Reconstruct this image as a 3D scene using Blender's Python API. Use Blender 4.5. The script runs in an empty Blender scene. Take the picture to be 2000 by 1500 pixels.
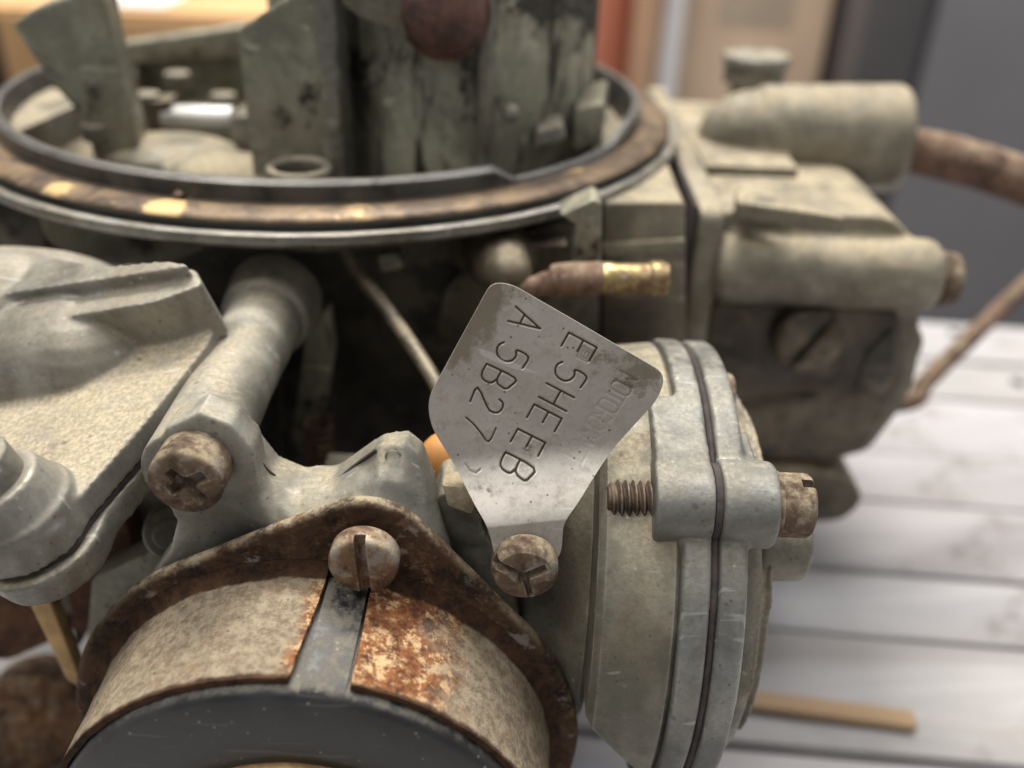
import bpy, bmesh, math, random
from mathutils import Vector, Matrix, geometry, noise as mnoise
random.seed(7)
sc = bpy.context.scene
COL = sc.collection
MM = 0.001
V = Vector

# ---------------------------------------------------------------- camera
CAM_POS, CAM_RIGHT, CAM_UP, CAM_FWD = (36.5500, -180.6900, 42.5600), (0.9992, 0.0199, 0.0335), (-0.0390, 0.5103, 0.8591), (0.0000, 0.8598, -0.5107)
cam = bpy.data.cameras.new('camera')
cam.sensor_width = 36.0
cam.lens = 36.0 * 1800 / 2000
cam.clip_start = 0.005
cam.clip_end = 50
cam.dof.use_dof = True
cam.dof.focus_distance = 0.1005
cam.dof.aperture_fstop = cam.lens / 2.75
cam.dof.aperture_blades = 0
co = bpy.data.objects.new('camera', cam)
m3 = Matrix((CAM_RIGHT, CAM_UP, tuple(-c for c in CAM_FWD))).transposed()
co.matrix_world = Matrix.Translation(V(CAM_POS) * MM) @ m3.to_4x4()
COL.objects.link(co)
sc.camera = co

# ---------------------------------------------------------------- world, lamps, exposure
w = bpy.data.worlds.new('World'); sc.world = w; w.use_nodes = True
bg = w.node_tree.nodes['Background']
bg.inputs[0].default_value = (1.0, 0.975, 0.94, 1); bg.inputs[1].default_value = 0.29

def area(name, loc, target, sx, sy, watts, col):
    l = bpy.data.lights.new(name, 'AREA'); l.shape = 'RECTANGLE'; l.size = sx; l.size_y = sy
    l.energy = watts; l.color = col
    o = bpy.data.objects.new(name, l); COL.objects.link(o)
    o.location = loc
    o.rotation_euler = (V(target) - V(loc)).to_track_quat('-Z', 'Y').to_euler()
    return o
# overhead lamps: key tube behind the bench, tube at right, two added fills
area('key_fill_lamp', (-0.10, 0.60, 1.30), (0.02, -0.08, -0.03), 0.60, 0.36, 27.0, (1.0, 0.94, 0.84))
area('key_fill_lamp', (-0.55, -0.35, 1.3), (0.02, -0.08, -0.03), 1.1, 0.30, 11.0, (1.0, 0.96, 0.89))  # fill lamp added at front left to lift the front faces
area('key_fill_lamp', (0.75, 0.25, 1.2), (0.08, -0.02, -0.05), 1.1, 0.30, 6.5, (0.96, 0.97, 1.0))
area('key_fill_lamp', (0.15, 0.25, 1.5), (0.15, 0.45, -0.3), 1.2, 0.30, 8.0, (1.0, 0.95, 0.90))  # extra lamp added to brighten the background

vs = sc.view_settings
vs.view_transform = 'Standard'; vs.look = 'None'; vs.exposure = 0.14; vs.gamma = 1.0; vs.use_curve_mapping = False
sc.cycles.max_bounces = 5
sc.cycles.use_denoising = True

# ---------------------------------------------------------------- materials
class N:
    """tiny node-graph helper"""
    def __init__(s, name):
        s.m = bpy.data.materials.new(name); s.m.use_nodes = True
        s.t = s.m.node_tree; s.b = s.t.nodes['Principled BSDF']
        s.co = s.t.nodes.new('ShaderNodeTexCoord').outputs['Object']
        s.g = s.t.nodes.new('ShaderNodeNewGeometry')
    def set(s, sock, v):
        if isinstance(v, bpy.types.NodeSocket): s.t.links.new(v, sock)
        else: sock.default_value = v if not (isinstance(v, tuple) and len(v) == 3 and sock.type == 'RGBA') else (*v, 1)
    def noise(s, scale, detail=6, rough=.6, dist=0, vec=None, col=False):
        n = s.t.nodes.new('ShaderNodeTexNoise'); n.inputs['Scale'].default_value = scale
        n.inputs['Detail'].default_value = detail; n.inputs['Roughness'].default_value = rough
        n.inputs['Distortion'].default_value = dist
        s.t.links.new(vec or s.co, n.inputs['Vector'])
        return n.outputs['Color' if col else 'Fac']
    def voro(s, scale, feat='F1', vec=None):
        n = s.t.nodes.new('ShaderNodeTexVoronoi'); n.inputs['Scale'].default_value = scale; n.feature = feat
        s.t.links.new(vec or s.co, n.inputs['Vector']); return n.outputs['Distance']
    def ramp(s, f, a, b, lo=0., hi=1.):
        n = s.t.nodes.new('ShaderNodeMapRange'); n.interpolation_type = 'SMOOTHSTEP'
        s.set(n.inputs[0], f); n.inputs[1].default_value = a; n.inputs[2].default_value = b
        n.inputs[3].default_value = lo; n.inputs[4].default_value = hi; return n.outputs[0]
    def math(s, op, a, b=0.):
        n = s.t.nodes.new('ShaderNodeMath'); n.operation = op; n.use_clamp = False
        s.set(n.inputs[0], a); s.set(n.inputs[1], b); return n.outputs[0]
    def mix(s, f, a, b):
        n = s.t.nodes.new('ShaderNodeMix'); n.data_type = 'RGBA'
        s.set(n.inputs[0], f); s.set(n.inputs[6], a); s.set(n.inputs[7], b); return n.outputs[2]
    def mixf(s, f, a, b):
        n = s.t.nodes.new('ShaderNodeMix'); n.data_type = 'FLOAT'
        s.set(n.inputs[0], f); s.set(n.inputs[2], a); s.set(n.inputs[3], b); return n.outputs[0]
    def stretch(s, sx, sy, sz, rot=(0, 0, 0)):
        n = s.t.nodes.new('ShaderNodeMapping'); n.inputs['Scale'].default_value = (sx, sy, sz); n.inputs['Rotation'].default_value = rot
        s.t.links.new(s.co, n.inputs['Vector']); return n.outputs[0]
    def nz(s):
        n = s.t.nodes.new('ShaderNodeSeparateXYZ'); s.t.links.new(s.g.outputs['Normal'], n.inputs[0]); return n.outputs[2]
    def attr(s, name):
        n = s.t.nodes.new('ShaderNodeAttribute'); n.attribute_name = name; return n.outputs['Fac']
    def edge(s, r=.0005):
        n = s.t.nodes.new('ShaderNodeBevel'); n.samples = 2; n.inputs['Radius'].default_value = r
        d = s.t.nodes.new('ShaderNodeVectorMath'); d.operation = 'DOT_PRODUCT'
        s.t.links.new(n.outputs[0], d.inputs[0]); s.t.links.new(s.g.outputs['Normal'], d.inputs[1])
        return s.ramp(d.outputs['Value'], .97, .80)
    def out(s, col, rough, metal=0., bumps=(), spec=.5):
        s.set(s.b.inputs['Base Color'], col); s.set(s.b.inputs['Roughness'], rough); s.set(s.b.inputs['Metallic'], metal)
        s.b.inputs['Specular IOR Level'].default_value = spec
        nrm = None
        for h, st, dist in bumps:
            b = s.t.nodes.new('ShaderNodeBump'); b.inputs['Strength'].default_value = st; b.inputs['Distance'].default_value = dist
            s.set(b.inputs['Height'], h)
            if nrm: s.t.links.new(nrm, b.inputs['Normal'])
            nrm = b.outputs[0]
        if nrm: s.t.links.new(nrm, s.b.inputs['Normal'])
        return s.m

DUST = (0.43, 0.365, 0.25)
def cast(name, c1=(.135, .130, .104), c2=(.24, .231, .19), dust=.6, oil=.0, rust=.0, metal=.45, rough=.5, wear=.5, dustcol=DUST, bump=.38, grime=.62, streak=0., tan=.38):
    """oxidised zinc casting: mottled grey, dust settled on what faces up, worn bright edges, oil stains"""
    k = N(name)
    big = k.noise(55, 5, .65, .3); mid = k.noise(260, 6, .65); fine = k.noise(2600, 3, .7)
    col = k.mix(k.ramp(big, .38, .62), tuple(x * .88 for x in c1), tuple(x * 1.08 for x in c2))
    tan_ = k.math('MULTIPLY', k.ramp(k.noise(38, 6, .68, .4), .48, .64), tan)
    col = k.mix(tan_, col, (.27, .225, .15))
    col = k.mix(k.math('MULTIPLY', k.ramp(mid, .5, .75), .3), col, tuple(x * .62 for x in c1))
    col = k.mix(k.math('MULTIPLY', k.ramp(k.noise(900, 4, .7), .56, .78), .30), col, tuple(min(1, x * 1.5) for x in c2))
    film = k.math('MULTIPLY', k.ramp(k.noise(70, 7, .72, .5), .42, .70), grime)
    col = k.mix(film, col, k.mix(mid, (.085, .068, .045), (.17, .14, .10)))
    run = k.math('MULTIPLY', k.ramp(k.noise(1.0, 5, .7, .3, k.stretch(260, 260, 45)), .58, .72), grime * .6)
    col = k.mix(run, col, (.10, .083, .06))
    dots = k.math('MULTIPLY', k.ramp(k.voro(900), .22, .10), k.ramp(k.noise(240, 4), .48, .60))
    col = k.mix(k.math('MULTIPLY', dots, .7), col, (.075, .06, .045))
    if oil:
        o = k.math('MULTIPLY', k.ramp(k.noise(60, 8, .74, .5), .60 - .25 * oil, .68 - .22 * oil), .95)
        col = k.mix(o, col, (.022, .020, .017))
        if streak:
            o2 = k.math('MULTIPLY', k.ramp(k.noise(1.0, 7, .72, .5, k.stretch(190, 190, 42)), .53, .60), streak)
            col = k.mix(o2, col, (.018, .016, .014))
    if rust:
        r = k.math('MULTIPLY', k.ramp(k.noise(120, 7, .7, .5), .68 - .3 * rust, .80 - .3 * rust), .85)
        col = k.mix(r, col, k.mix(k.noise(500, 4), (.10, .036, .014), (.26, .12, .05)))
    up = k.ramp(k.nz(), .35, .97)
    patch = k.ramp(k.math('ADD', k.math('MULTIPLY', mid, .5), k.math('MULTIPLY', k.noise(85, 7, .7, .3), .5)), .40, .58)
    crev = k.math('MULTIPLY', k.ramp(k.g.outputs['Pointiness'], .497, .462), k.ramp(k.noise(300, 6, .7), .38, .58))
    crev = k.math('MULTIPLY', crev, k.ramp(k.nz(), -.35, .25))
    d = k.math('MULTIPLY', up, k.mixf(patch, .12, 1.))
    d = k.math('MULTIPLY', k.math('MAXIMUM', d, crev), dust)
    d = k.math('MAXIMUM', d, k.math('MULTIPLY', k.attr('settle'), k.ramp(k.noise(230, 7, .72), .30, .52, .35, 1.)))
    gran = k.ramp(k.noise(1700, 5, .75), .40, .62)
    col = k.mix(k.math('MULTIPLY', k.ramp(k.noise(1900, 4, .75), .46, .66), .24), col, tuple(x * .55 for x in c1))
    col = k.mix(d, col, k.mix(gran, tuple(x * .68 for x in dustcol), tuple(min(1, x * 1.22) for x in dustcol)))
    sp = k.ramp(k.voro(520), .13, .07)
    sp = k.math('MULTIPLY', sp, k.ramp(k.noise(170, 2), .52, .62))
    col = k.mix(k.math('MULTIPLY', sp, .55), col, (.62, .58, .46))
    pit = k.math('MULTIPLY', k.ramp(k.voro(330), .16, .05), k.ramp(k.noise(120, 2), .5, .6))
    col = k.mix(k.math('MULTIPLY', pit, .6), col, (.09, .08, .065))
    if wear:
        e = k.math('MULTIPLY', k.edge(), k.ramp(k.noise(200, 5), .35, .6))
        col = k.mix(k.math('MULTIPLY', e, wear), col, (.62, .62, .60))
    scr = k.ramp(k.noise(1.0, 3, .6, .1, k.stretch(60, 900, 300, (.4, .3, .9))), .66, .70)
    col = k.mix(k.math('MULTIPLY', scr, .45), col, tuple(min(1, x * 1.7) for x in c2))
    rg = k.mixf(d, k.ramp(k.noise(150, 6, .7), .32, .66, rough - .2, rough + .2), .92)
    mt = k.mixf(d, metal, 0.)
    return k.out(col, rg, mt, ((k.noise(140, 4), bump * .5, .0006), (gran, bump * .45, .00008), (mid, bump, .0004)))

def rusty(name, c=((.055, .026, .014), (.20, .078, .026), (.50, .27, .10)), dust=.35, steel=0., scale=1., rough=.85, spots=0., worn=0.):
    k = N(name)
    a = k.noise(190 * scale, 9, .72, .6); b = k.noise(700 * scale, 6, .7); f = k.noise(3200, 3, .7)
    col = k.mix(k.ramp(a, .36, .56), c[0], c[1])
    col = k.mix(k.math('MULTIPLY', k.ramp(b, .50, .70), k.ramp(k.noise(110 * scale, 5), .42, .6)), col, c[2])
    if spots:
        q = k.noise(330 * scale, 6, .68, 1.2)
        q = k.math('MULTIPLY', k.ramp(q, .50, .60), k.ramp(k.noise(85, 3), .36, .58))
        col = k.mix(k.math('MULTIPLY', q, spots), col, k.mix(f, (.66, .36, .11), (.80, .58, .28)))
    if steel:
        q = k.ramp(k.noise(240, 6, .7), .62 - .2 * steel, .72 - .2 * steel)
        col = k.mix(k.math('MULTIPLY', q, .85), col, (.30, .27, .25))
    d = k.math('MULTIPLY', k.ramp(k.nz(), .0, .9), k.ramp(k.noise(330, 6, .75), .40, .62))
    d = k.math('MULTIPLY', d, dust)
    col = k.mix(d, col, k.mix(f, (.36, .30, .20), (.60, .52, .37)))
    mt = .15 if not steel else .4
    if worn:
        e = k.math('MULTIPLY', k.math('MULTIPLY', k.edge(.00035), k.ramp(k.noise(420, 5), .40, .56)), worn)
        col = k.mix(e, col, (.62, .58, .54)); mt = k.mixf(e, mt, .8); rough = k.mixf(e, rough, .4)
    return k.out(col, rough, mt, ((a, .5, .0004), (b, .6, .00025), (f, .5, .0001)), .35)

def dusty_skirt():
    """choke clamp sheet: rust under a thick uneven coat of tan dust with white specks; dust is gone towards the gap"""
    k = N('clamp_dusty_rust')
    a = k.noise(420, 8, .76); b = k.noise(1700, 5, .74); f = k.noise(3800, 3, .75); m = k.noise(800, 7, .76)
    dark = k.mix(k.ramp(a, .34, .62), (.022, .015, .012), (.085, .044, .025))
    rust = k.mix(k.ramp(a, .38, .60), (.085, .036, .024), (.27, .105, .04))
    rust = k.mix(k.math('MULTIPLY', k.ramp(b, .50, .68), .6), rust, (.34, .16, .06))
    q = k.math('MULTIPLY', k.ramp(k.noise(620, 8, .76), .47, .56), k.ramp(k.noise(210, 4, .7), .40, .52))
    rust = k.mix(k.math('MULTIPLY', q, .95), rust, k.mix(b, (.52, .31, .14), (.70, .54, .34)))
    dust = k.mix(k.ramp(m, .36, .64), (.17, .132, .092), (.34, .285, .205))
    dust = k.mix(k.math('MULTIPLY', k.ramp(k.noise(230, 8, .75), .50, .68), .6), dust, (.20, .125, .08))
    dust = k.mix(k.math('MULTIPLY', k.ramp(b, .54, .68), .7), dust, (.50, .43, .32))
    dust = k.mix(k.math('MULTIPLY', k.ramp(k.noise(1700, 4, .7), .58, .72), .5), dust, (.10, .075, .05))
    bare = k.math('ADD', k.attr('bare'), k.math('MULTIPLY', k.math('SUBTRACT', k.noise(170, 8, .74), .5), 1.5))
    col = k.mix(k.ramp(bare, .30, .72), dust, rust)
    root = k.math('ADD', k.attr('root'), k.math('MULTIPLY', k.math('SUBTRACT', k.noise(260, 7, .72), .5), .9))
    col = k.mix(k.ramp(root, .35, .65), col, dark)
    col = k.mix(k.math('MULTIPLY', k.ramp(k.voro(420), .09, .04), .7), col, (.05, .03, .02))
    return k.out(col, .93, 0., ((a, .45, .0004), (b, .8, .0003), (f, .7, .00015)), .2)

def plain(name, col, rough=.6, metal=0., var=.3, scale=150, bump=.2, dust=0., spec=.5):
    k = N(name)
    n = k.noise(scale, 6, .65); f = k.noise(scale * 9, 3, .7)
    c = k.mix(k.ramp(n, .3, .7), tuple(x * (1 - var) for x in col), tuple(min(1, x * (1 + var)) for x in col))
    if dust:
        d = k.math('MULTIPLY', k.ramp(k.nz(), .1, .95), k.ramp(k.noise(scale * 3, 6, .7), .36, .62))
        c = k.mix(k.math('MULTIPLY', d, dust), c, DUST)
    return k.out(c, k.ramp(n, .3, .7, rough - .06, rough + .1), metal, ((n, bump, .0004), (f, bump, .0001)), spec)

def phenolic():
    k = N('black_phenolic')
    n = k.noise(120, 5, .6); f = k.noise(2600, 4, .75)
    col = k.mix(k.ramp(n, .35, .7), (.016, .017, .019), (.036, .037, .040))
    spk = k.math('MULTIPLY', k.ramp(k.voro(700), .16, .06), k.ramp(k.noise(240, 3), .46, .6))
    col = k.mix(k.math('MULTIPLY', spk, .55), col, (.42, .38, .30))
    haze = k.math('MULTIPLY', k.ramp(k.noise(60, 5, .6, 1.0), .55, .72), .22)
    col = k.mix(haze, col, (.16, .15, .13))
    sc_ = k.math('MULTIPLY', k.ramp(k.noise(90, 2, .5, 0, k.stretch(1, 1, 14, (0, .9, 0))), .66, .68), .12)
    col = k.mix(sc_, col, (.3, .3, .3))
    d = k.math('MULTIPLY', k.ramp(k.nz(), .45, .98), k.ramp(k.noise(500, 7, .75), .40, .62))
    col = k.mix(k.math('MULTIPLY', d, .62), col, k.mix(f, (.15, .138, .115), (.33, .30, .235)))
    return k.out(col, k.mixf(d, k.ramp(n, .3, .7, .34, .5), .95), 0., ((n, .12, .0006), (f, .35, .0001)), .5)

def tag_metal():
    k = N('tag_tin')
    n = k.noise(90, 5, .6); m = k.noise(420, 6, .7); f = k.noise(2500, 3, .7)
    col = k.mix(k.ramp(n, .35, .65), (.42, .395, .365), (.52, .495, .46))
    col = k.mix(k.math('MULTIPLY', k.ramp(m, .46, .70), .40), col, (.26, .23, .195))
    col = k.mix(k.math('MULTIPLY', k.ramp(k.noise(700, 8, .78), .50, .68), .45), col, (.26, .22, .175))
    col = k.mix(k.math('MULTIPLY', k.ramp(k.voro(800), .14, .06), .8), col, (.12, .085, .055))
    g = k.attr('grime')
    gg = k.math('MULTIPLY', k.ramp(k.math('ADD', g, k.math('MULTIPLY', k.math('SUBTRACT', k.noise(330, 8, .72), .5), 1.7)), .42, .72), .85)
    col = k.mix(gg, col, k.mix(m, (.085, .07, .05), (.20, .165, .115)))
    rs = k.math('MULTIPLY', k.ramp(k.noise(230, 6, .7), .66, .72), .6)
    col = k.mix(rs, col, (.17, .085, .035))
    gr = k.attr('groove')
    col = k.mix(k.ramp(gr, .25, .8), col, (.055, .032, .016))
    s1 = k.ramp(k.noise(60, 2, .5, .2, k.stretch(1, 22, 1, (0, 0.5, 0))), .70, .715)
    col = k.mix(k.math('MULTIPLY', s1, .35), col, (.72, .70, .68))
    rg = k.mixf(k.math('MAXIMUM', gg, k.ramp(gr, .25, .8)), k.ramp(m, .3, .7, .52, .70), .85)
    mt = k.mixf(k.math('MAXIMUM', gg, k.ramp(gr, .25, .8)), .82, .1)
    return k.out(col, rg, mt, ((n, .05, .001), (m, .14, .0003), (f, .14, .00008)))

def ring_mat():
    k = N('ring_metal')
    n = k.noise(120, 6, .7, .4); m = k.noise(500, 6, .7)
    col = k.mix(k.ramp(n, .36, .62), (.045, .042, .038), (.10, .095, .085))
    e = k.math('MULTIPLY', k.edge(.0007), k.ramp(k.noise(160, 5), .25, .45))
    col = k.mix(e, col, (.70, .69, .66))
    return k.out(col, .42, .55, ((n, .3, .0005), (m, .3, .0002)))
def bronze_mat():
    k = N('gasket_residue')
    n = k.noise(70, 7, .68, .6); m = k.noise(420, 6, .7)
    col = k.mix(k.ramp(n, .36, .60), (.085, .060, .042), (.225, .158, .095))
    col = k.mix(k.math('MULTIPLY', k.ramp(k.noise(150, 8, .75, .5), .48, .62), .8), col, (.045, .034, .028))
    fl = k.math('ADD', k.attr('flake'), k.math('MULTIPLY', k.math('SUBTRACT', k.noise(260, 8, .74), .5), 1.6))
    col = k.mix(k.math('MULTIPLY', k.ramp(fl, .50, .74), .75), col, k.mix(m, (.62, .42, .17), (.78, .58, .30)))
    return k.out(col, .50, .35, ((n, .3, .0006), (m, .5, .0003)))
def wood_mat(name, c1, c2, c3, worn=.5, sc_=1.):
    k = N(name)
    v = k.stretch(3.2 * sc_, 42 * sc_, 30 * sc_)
    g = k.noise(1.0, 9, .68, 1.6, v); g2 = k.noise(3.4, 6, .7, .4, v); b = k.noise(16, 6, .6)
    col = k.mix(k.ramp(g, .35, .62), c1, c2)
    col = k.mix(k.math('MULTIPLY', k.ramp(g2, .52, .70), worn), col, c3)
    col = k.mix(k.math('MULTIPLY', k.ramp(b, .56, .70), worn * .8), col, c3)
    st_ = k.math('MULTIPLY', k.ramp(k.noise(38, 7, .7, .6), .58, .70), .5)
    col = k.mix(st_, col, (.17, .14, .115))
    return k.out(col, .85, 0., ((g, .4, .001), (g2, .4, .0005)), .2)
def carton_mat(name, col, print_=0.):
    k = N(name)
    n = k.noise(9, 5, .6); f = k.noise(240, 4)
    c = k.mix(k.ramp(n, .3, .7), tuple(x * .86 for x in col), tuple(min(1, x * 1.12) for x in col))
    return k.out(c, .8, 0., ((f, .15, .0003),), .3)

M = {}
M['zinc'] = cast('zinc_dusty', dust=.72, metal=.3)
M['zinc_light'] = cast('zinc_light', (.19, .187, .163), (.30, .295, .262), dust=.55, metal=.35, grime=.38, bump=.22, tan=.2)
M['zinc_cover'] = cast('zinc_cover', (.19, .184, .162), (.285, .277, .248), dust=.30, metal=.4, grime=.42, bump=.15, tan=.25)
M['zinc_blue'] = cast('zinc_bluish', (.15, .155, .148), (.255, .262, .255), dust=.50, metal=.45, rough=.42, wear=.8, grime=.5, tan=.12, dustcol=(.40, .37, .30))
M['zinc_clean'] = cast('zinc_grey', (.18, .177, .155), (.28, .277, .245), dust=.40, metal=.4, rough=.45)
M['zinc_green'] = cast('zinc_greenish', (.20, .20, .155), (.33, .33, .265), dust=.45, oil=.22, metal=.35, wear=0.)
M['zinc_oily'] = cast('zinc_oil_stained', (.29, .288, .225), (.47, .468, .375), dust=.2, oil=.44, metal=.2, rough=.42, streak=.95, wear=0.)
M['lip'] = cast('lip_metal', (.15, .148, .135), (.26, .257, .24), dust=.25, metal=.5, rough=.4, wear=1.0, grime=.5)
M['zinc_bowl'] = cast('zinc_bowl', (.15, .137, .104), (.255, .238, .19), dust=.85, metal=.25, rust=.12, tan=.5, wear=0.)
M['zinc_brown'] = cast('zinc_varnish_shade', (.042, .034, .024), (.098, .080, .056), dust=.40, oil=.18, rust=.25, metal=.25, wear=0.)  # varnish stain; on the nipple boss its dark tone paints in shading
M['dark_body'] = cast('oily_body', (.030, .028, .024), (.075, .07, .06), dust=.2, oil=.3, metal=.25, wear=.2)
M['flange_rust'] = rusty('clamp_rust', ((.020, .016, .014), (.092, .052, .032), (.25, .15, .085)), dust=.75, steel=.30, worn=.8)
M['skirt'] = dusty_skirt()
M['screw'] = rusty('screw_rust', ((.065, .046, .036), (.165, .115, .080), (.34, .26, .18)), dust=.75, steel=.42, scale=1.3, worn=.6)
M['screw_steel'] = rusty('screw_worn', ((.08, .05, .036), (.21, .13, .08), (.44, .32, .19)), dust=.8, steel=.70, scale=1.2, rough=.6, worn=.9)
M['rust_dark'] = rusty('rust_dark', ((.03, .016, .010), (.10, .045, .022), (.22, .12, .06)), dust=.3)
M['rust_pipe'] = rusty('rust_pipe', ((.060, .036, .028), (.19, .115, .082), (.36, .25, .19)), dust=.4, scale=1.4)
M['thread'] = rusty('thread_rust', ((.045, .028, .02), (.13, .08, .052), (.30, .21, .14)), dust=.3, steel=.25, worn=.5)
M['phenolic'] = phenolic()
M['tag'] = tag_metal()
M['ring'] = ring_mat()
M['bronze'] = bronze_mat()
M['gasket'] = plain('gasket_fibre', (.045, .036, .034), .85, 0, .5, 500, .6)
M['gasket_tan'] = plain('gasket_tan', (.33, .28, .19), .9, 0, .3, 500, .6)
M['brass'] = plain('brass_tarnished', (.40, .31, .16), .42, .8, .35, 260, .2)
def nipple_brass():
    k = N('brass_stained')
    n = k.noise(190, 7, .7, .4); m = k.noise(900, 5, .7)
    c = k.mix(k.ramp(n, .40, .58), (.46, .37, .17), (.16, .095, .05))
    c = k.mix(k.math('MULTIPLY', k.ramp(m, .52, .68), .6), c, (.55, .50, .42))
    return k.out(c, k.ramp(n, .4, .6, .34, .7), k.ramp(n, .4, .6, .85, .3), ((n, .3, .0003), (m, .4, .00015)))
M['nipple'] = nipple_brass()
M['brass_dull'] = plain('brass_dull', (.42, .28, .13), .5, .6, .35, 260, .3)
M['silver'] = plain('plated_shaft', (.50, .50, .49), .5, .7, .15, 160, .1)
M['orange'] = plain('amber_plastic', (.52, .24, .07), .5, 0, .15, 120, .1)
M['plug'] = plain('rubber_plug', (.095, .046, .036), .6, 0, .6, 300, .6)
M['cavity'] = plain('hole_shade', (.02, .017, .014), .9, 0, .3, 600, .4)  # shade inside the holes, put into the colour of small plugs

# ---------------------------------------------------------------- mesh helpers (all in millimetres)
class B:
    def __init__(s): s.v = []; s.f = []
    def add(s, vs, fs):
        o = len(s.v); s.v += [V(p) for p in vs]; s.f += [[i + o for i in q] for q in fs]; return s
    def prism(s, pts, vec):
        pts = [V(p) for p in pts]; vec = V(vec); n = len(pts)
        nn = V((0, 0, 0))
        for i in range(n): nn += pts[i].cross(pts[(i + 1) % n])
        if nn.dot(vec) > 0: pts.reverse()
        s.add(pts + [p + vec for p in pts], [list(range(n)), list(range(2 * n - 1, n - 1, -1))] +
              [[i, i + n, (i + 1) % n + n, (i + 1) % n] for i in range(n)])
        return s
    def box(s, a, b, rot=None):
        x0, y0, z0 = a; x1, y1, z1 = b
        pts = [V(p) for p in ((x0, y0, z0), (x1, y0, z0), (x1, y1, z0), (x0, y1, z0), (x0, y0, z1), (x1, y0, z1), (x1, y1, z1), (x0, y1, z1))]
        if rot:
            c = (V(a) + V(b)) / 2; pts = [c + rot @ (p - c) for p in pts]
        s.add(pts, [[0, 3, 2, 1], [4, 5, 6, 7], [0, 1, 5, 4], [1, 2, 6, 5], [2, 3, 7, 6], [3, 0, 4, 7]]); return s
    def rev(s, prof, org, axis, seg=48, a0=0., a1=None, ref=None, close=False, cap=True):
        """revolve (radius, along) pairs about axis through org; a partial turn is closed into a solid when close"""
        ax = V(axis).normalized(); org = V(org)
        ref = V(ref) if ref else (V((0, 0, 1)) if abs(ax.z) < .9 else V((1, 0, 0)))
        e1 = (ref - ax * ref.dot(ax)).normalized(); e2 = ax.cross(e1)
        full = a1 is None
        ns = seg if full else seg + 1
        n = len(prof); vs = []
        for k in range(ns):
            a = 2 * math.pi * k / seg if full else a0 + (a1 - a0) * k / seg
            d = e1 * math.cos(a) + e2 * math.sin(a)
            vs += [org + d * r + ax * h for r, h in prof]
        fs = []
        for k in range(seg):
            k2 = (k + 1) % ns
            for i in range(n - 1 if not close else n):
                j = (i + 1) % n
                fs.append([k * n + i, k * n + j, k2 * n + j, k2 * n + i])
        if not full and close:
            fs.append([i for i in range(n)][::-1]); fs.append([(ns - 1) * n + i for i in range(n)])
        if full and cap and not close:
            fs.append([k * n for k in range(ns)]); fs.append([k * n + n - 1 for k in range(ns)][::-1])
        s.add(vs, fs); return s
    def cyl(s, p0, p1, r0, r1=None, seg=32, ch=0.):
        p0, p1 = V(p0), V(p1); L = (p1 - p0).length; r1 = r0 if r1 is None else r1
        if ch: pr = [(r0 - ch, 0), (r0 - ch * .3, ch * .3), (r0, ch), (r1, L - ch), (r1 - ch * .3, L - ch * .3), (r1 - ch, L)]
        else: pr = [(r0, 0), (r1, L)]
        return s.rev(pr, p0, p1 - p0, seg)
    def tube(s, path, r, seg=20, wob=0.):
        pts = [V(p) for p in path]; n = len(pts); vs = []; up = V((.31, .17, .93))
        for i, p in enumerate(pts):
            t = (pts[min(i + 1, n - 1)] - pts[max(i - 1, 0)]).normalized()
            a = t.cross(up).normalized(); b = t.cross(a)
            rr = (r[i] if isinstance(r, (list, tuple)) else r)
            for k in range(seg):
                q = 2 * math.pi * k / seg
                vs.append(p + (a * math.cos(q) + b * math.sin(q)) * rr * (1 + wob * mnoise.noise(V((p.x * .3 + k, p.y * .3, p.z * .3)))))
        fs = [[i * seg + k, i * seg + (k + 1) % seg, (i + 1) * seg + (k + 1) % seg, (i + 1) * seg + k] for i in range(n - 1) for k in range(seg)]
        fs += [list(range(seg))[::-1], [(n - 1) * seg + k for k in range(seg)]]
        s.add(vs, fs); return s
    def ball(s, c, r, sx=1, sy=1, sz=1, seg=24):
        pr = [(max(1e-3, r * math.sin(math.pi * i / 14)), -r * math.cos(math.pi * i / 14)) for i in range(15)]
        o = len(s.v); s.rev(pr, (0, 0, 0), (0, 0, 1), seg)
        for i in range(o, len(s.v)): p = s.v[i]; s.v[i] = V((p.x * sx, p.y * sy, p.z * sz)) + V(c)
        return s

def spline(pts, n=8):
    pts = [V(p) for p in pts]; out = []
    P = [pts[0] * 2 - pts[1]] + pts + [pts[-1] * 2 - pts[-2]]
    for i in range(1, len(P) - 2):
        for k in range(n):
            t = k / n; a, b, c, d = P[i - 1], P[i], P[i + 1], P[i + 2]
            out.append(.5 * ((2 * b) + (c - a) * t + (2 * a - 5 * b + 4 * c - d) * t * t + (3 * b - a - 3 * c + d) * t ** 3))
    out.append(pts[-1]); return out
def rounded(pts, r=2., n=4):
    """round the corners of a planar polygon"""
    pts = [V(p) for p in pts]; out = []; m = len(pts)
    rr = r if isinstance(r, (list, tuple)) else [r] * m
    for i in range(m):
        a, b, c = pts[i - 1], pts[i], pts[(i + 1) % m]
        k = min(rr[i], (a - b).length * .48, (c - b).length * .48)
        p0 = b + (a - b).normalized() * k; p1 = b + (c - b).normalized() * k
        for j in range(n + 1):
            t = j / n; out.append(p0 * (1 - t) ** 2 + b * 2 * t * (1 - t) + p1 * t * t)
    return out

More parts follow.
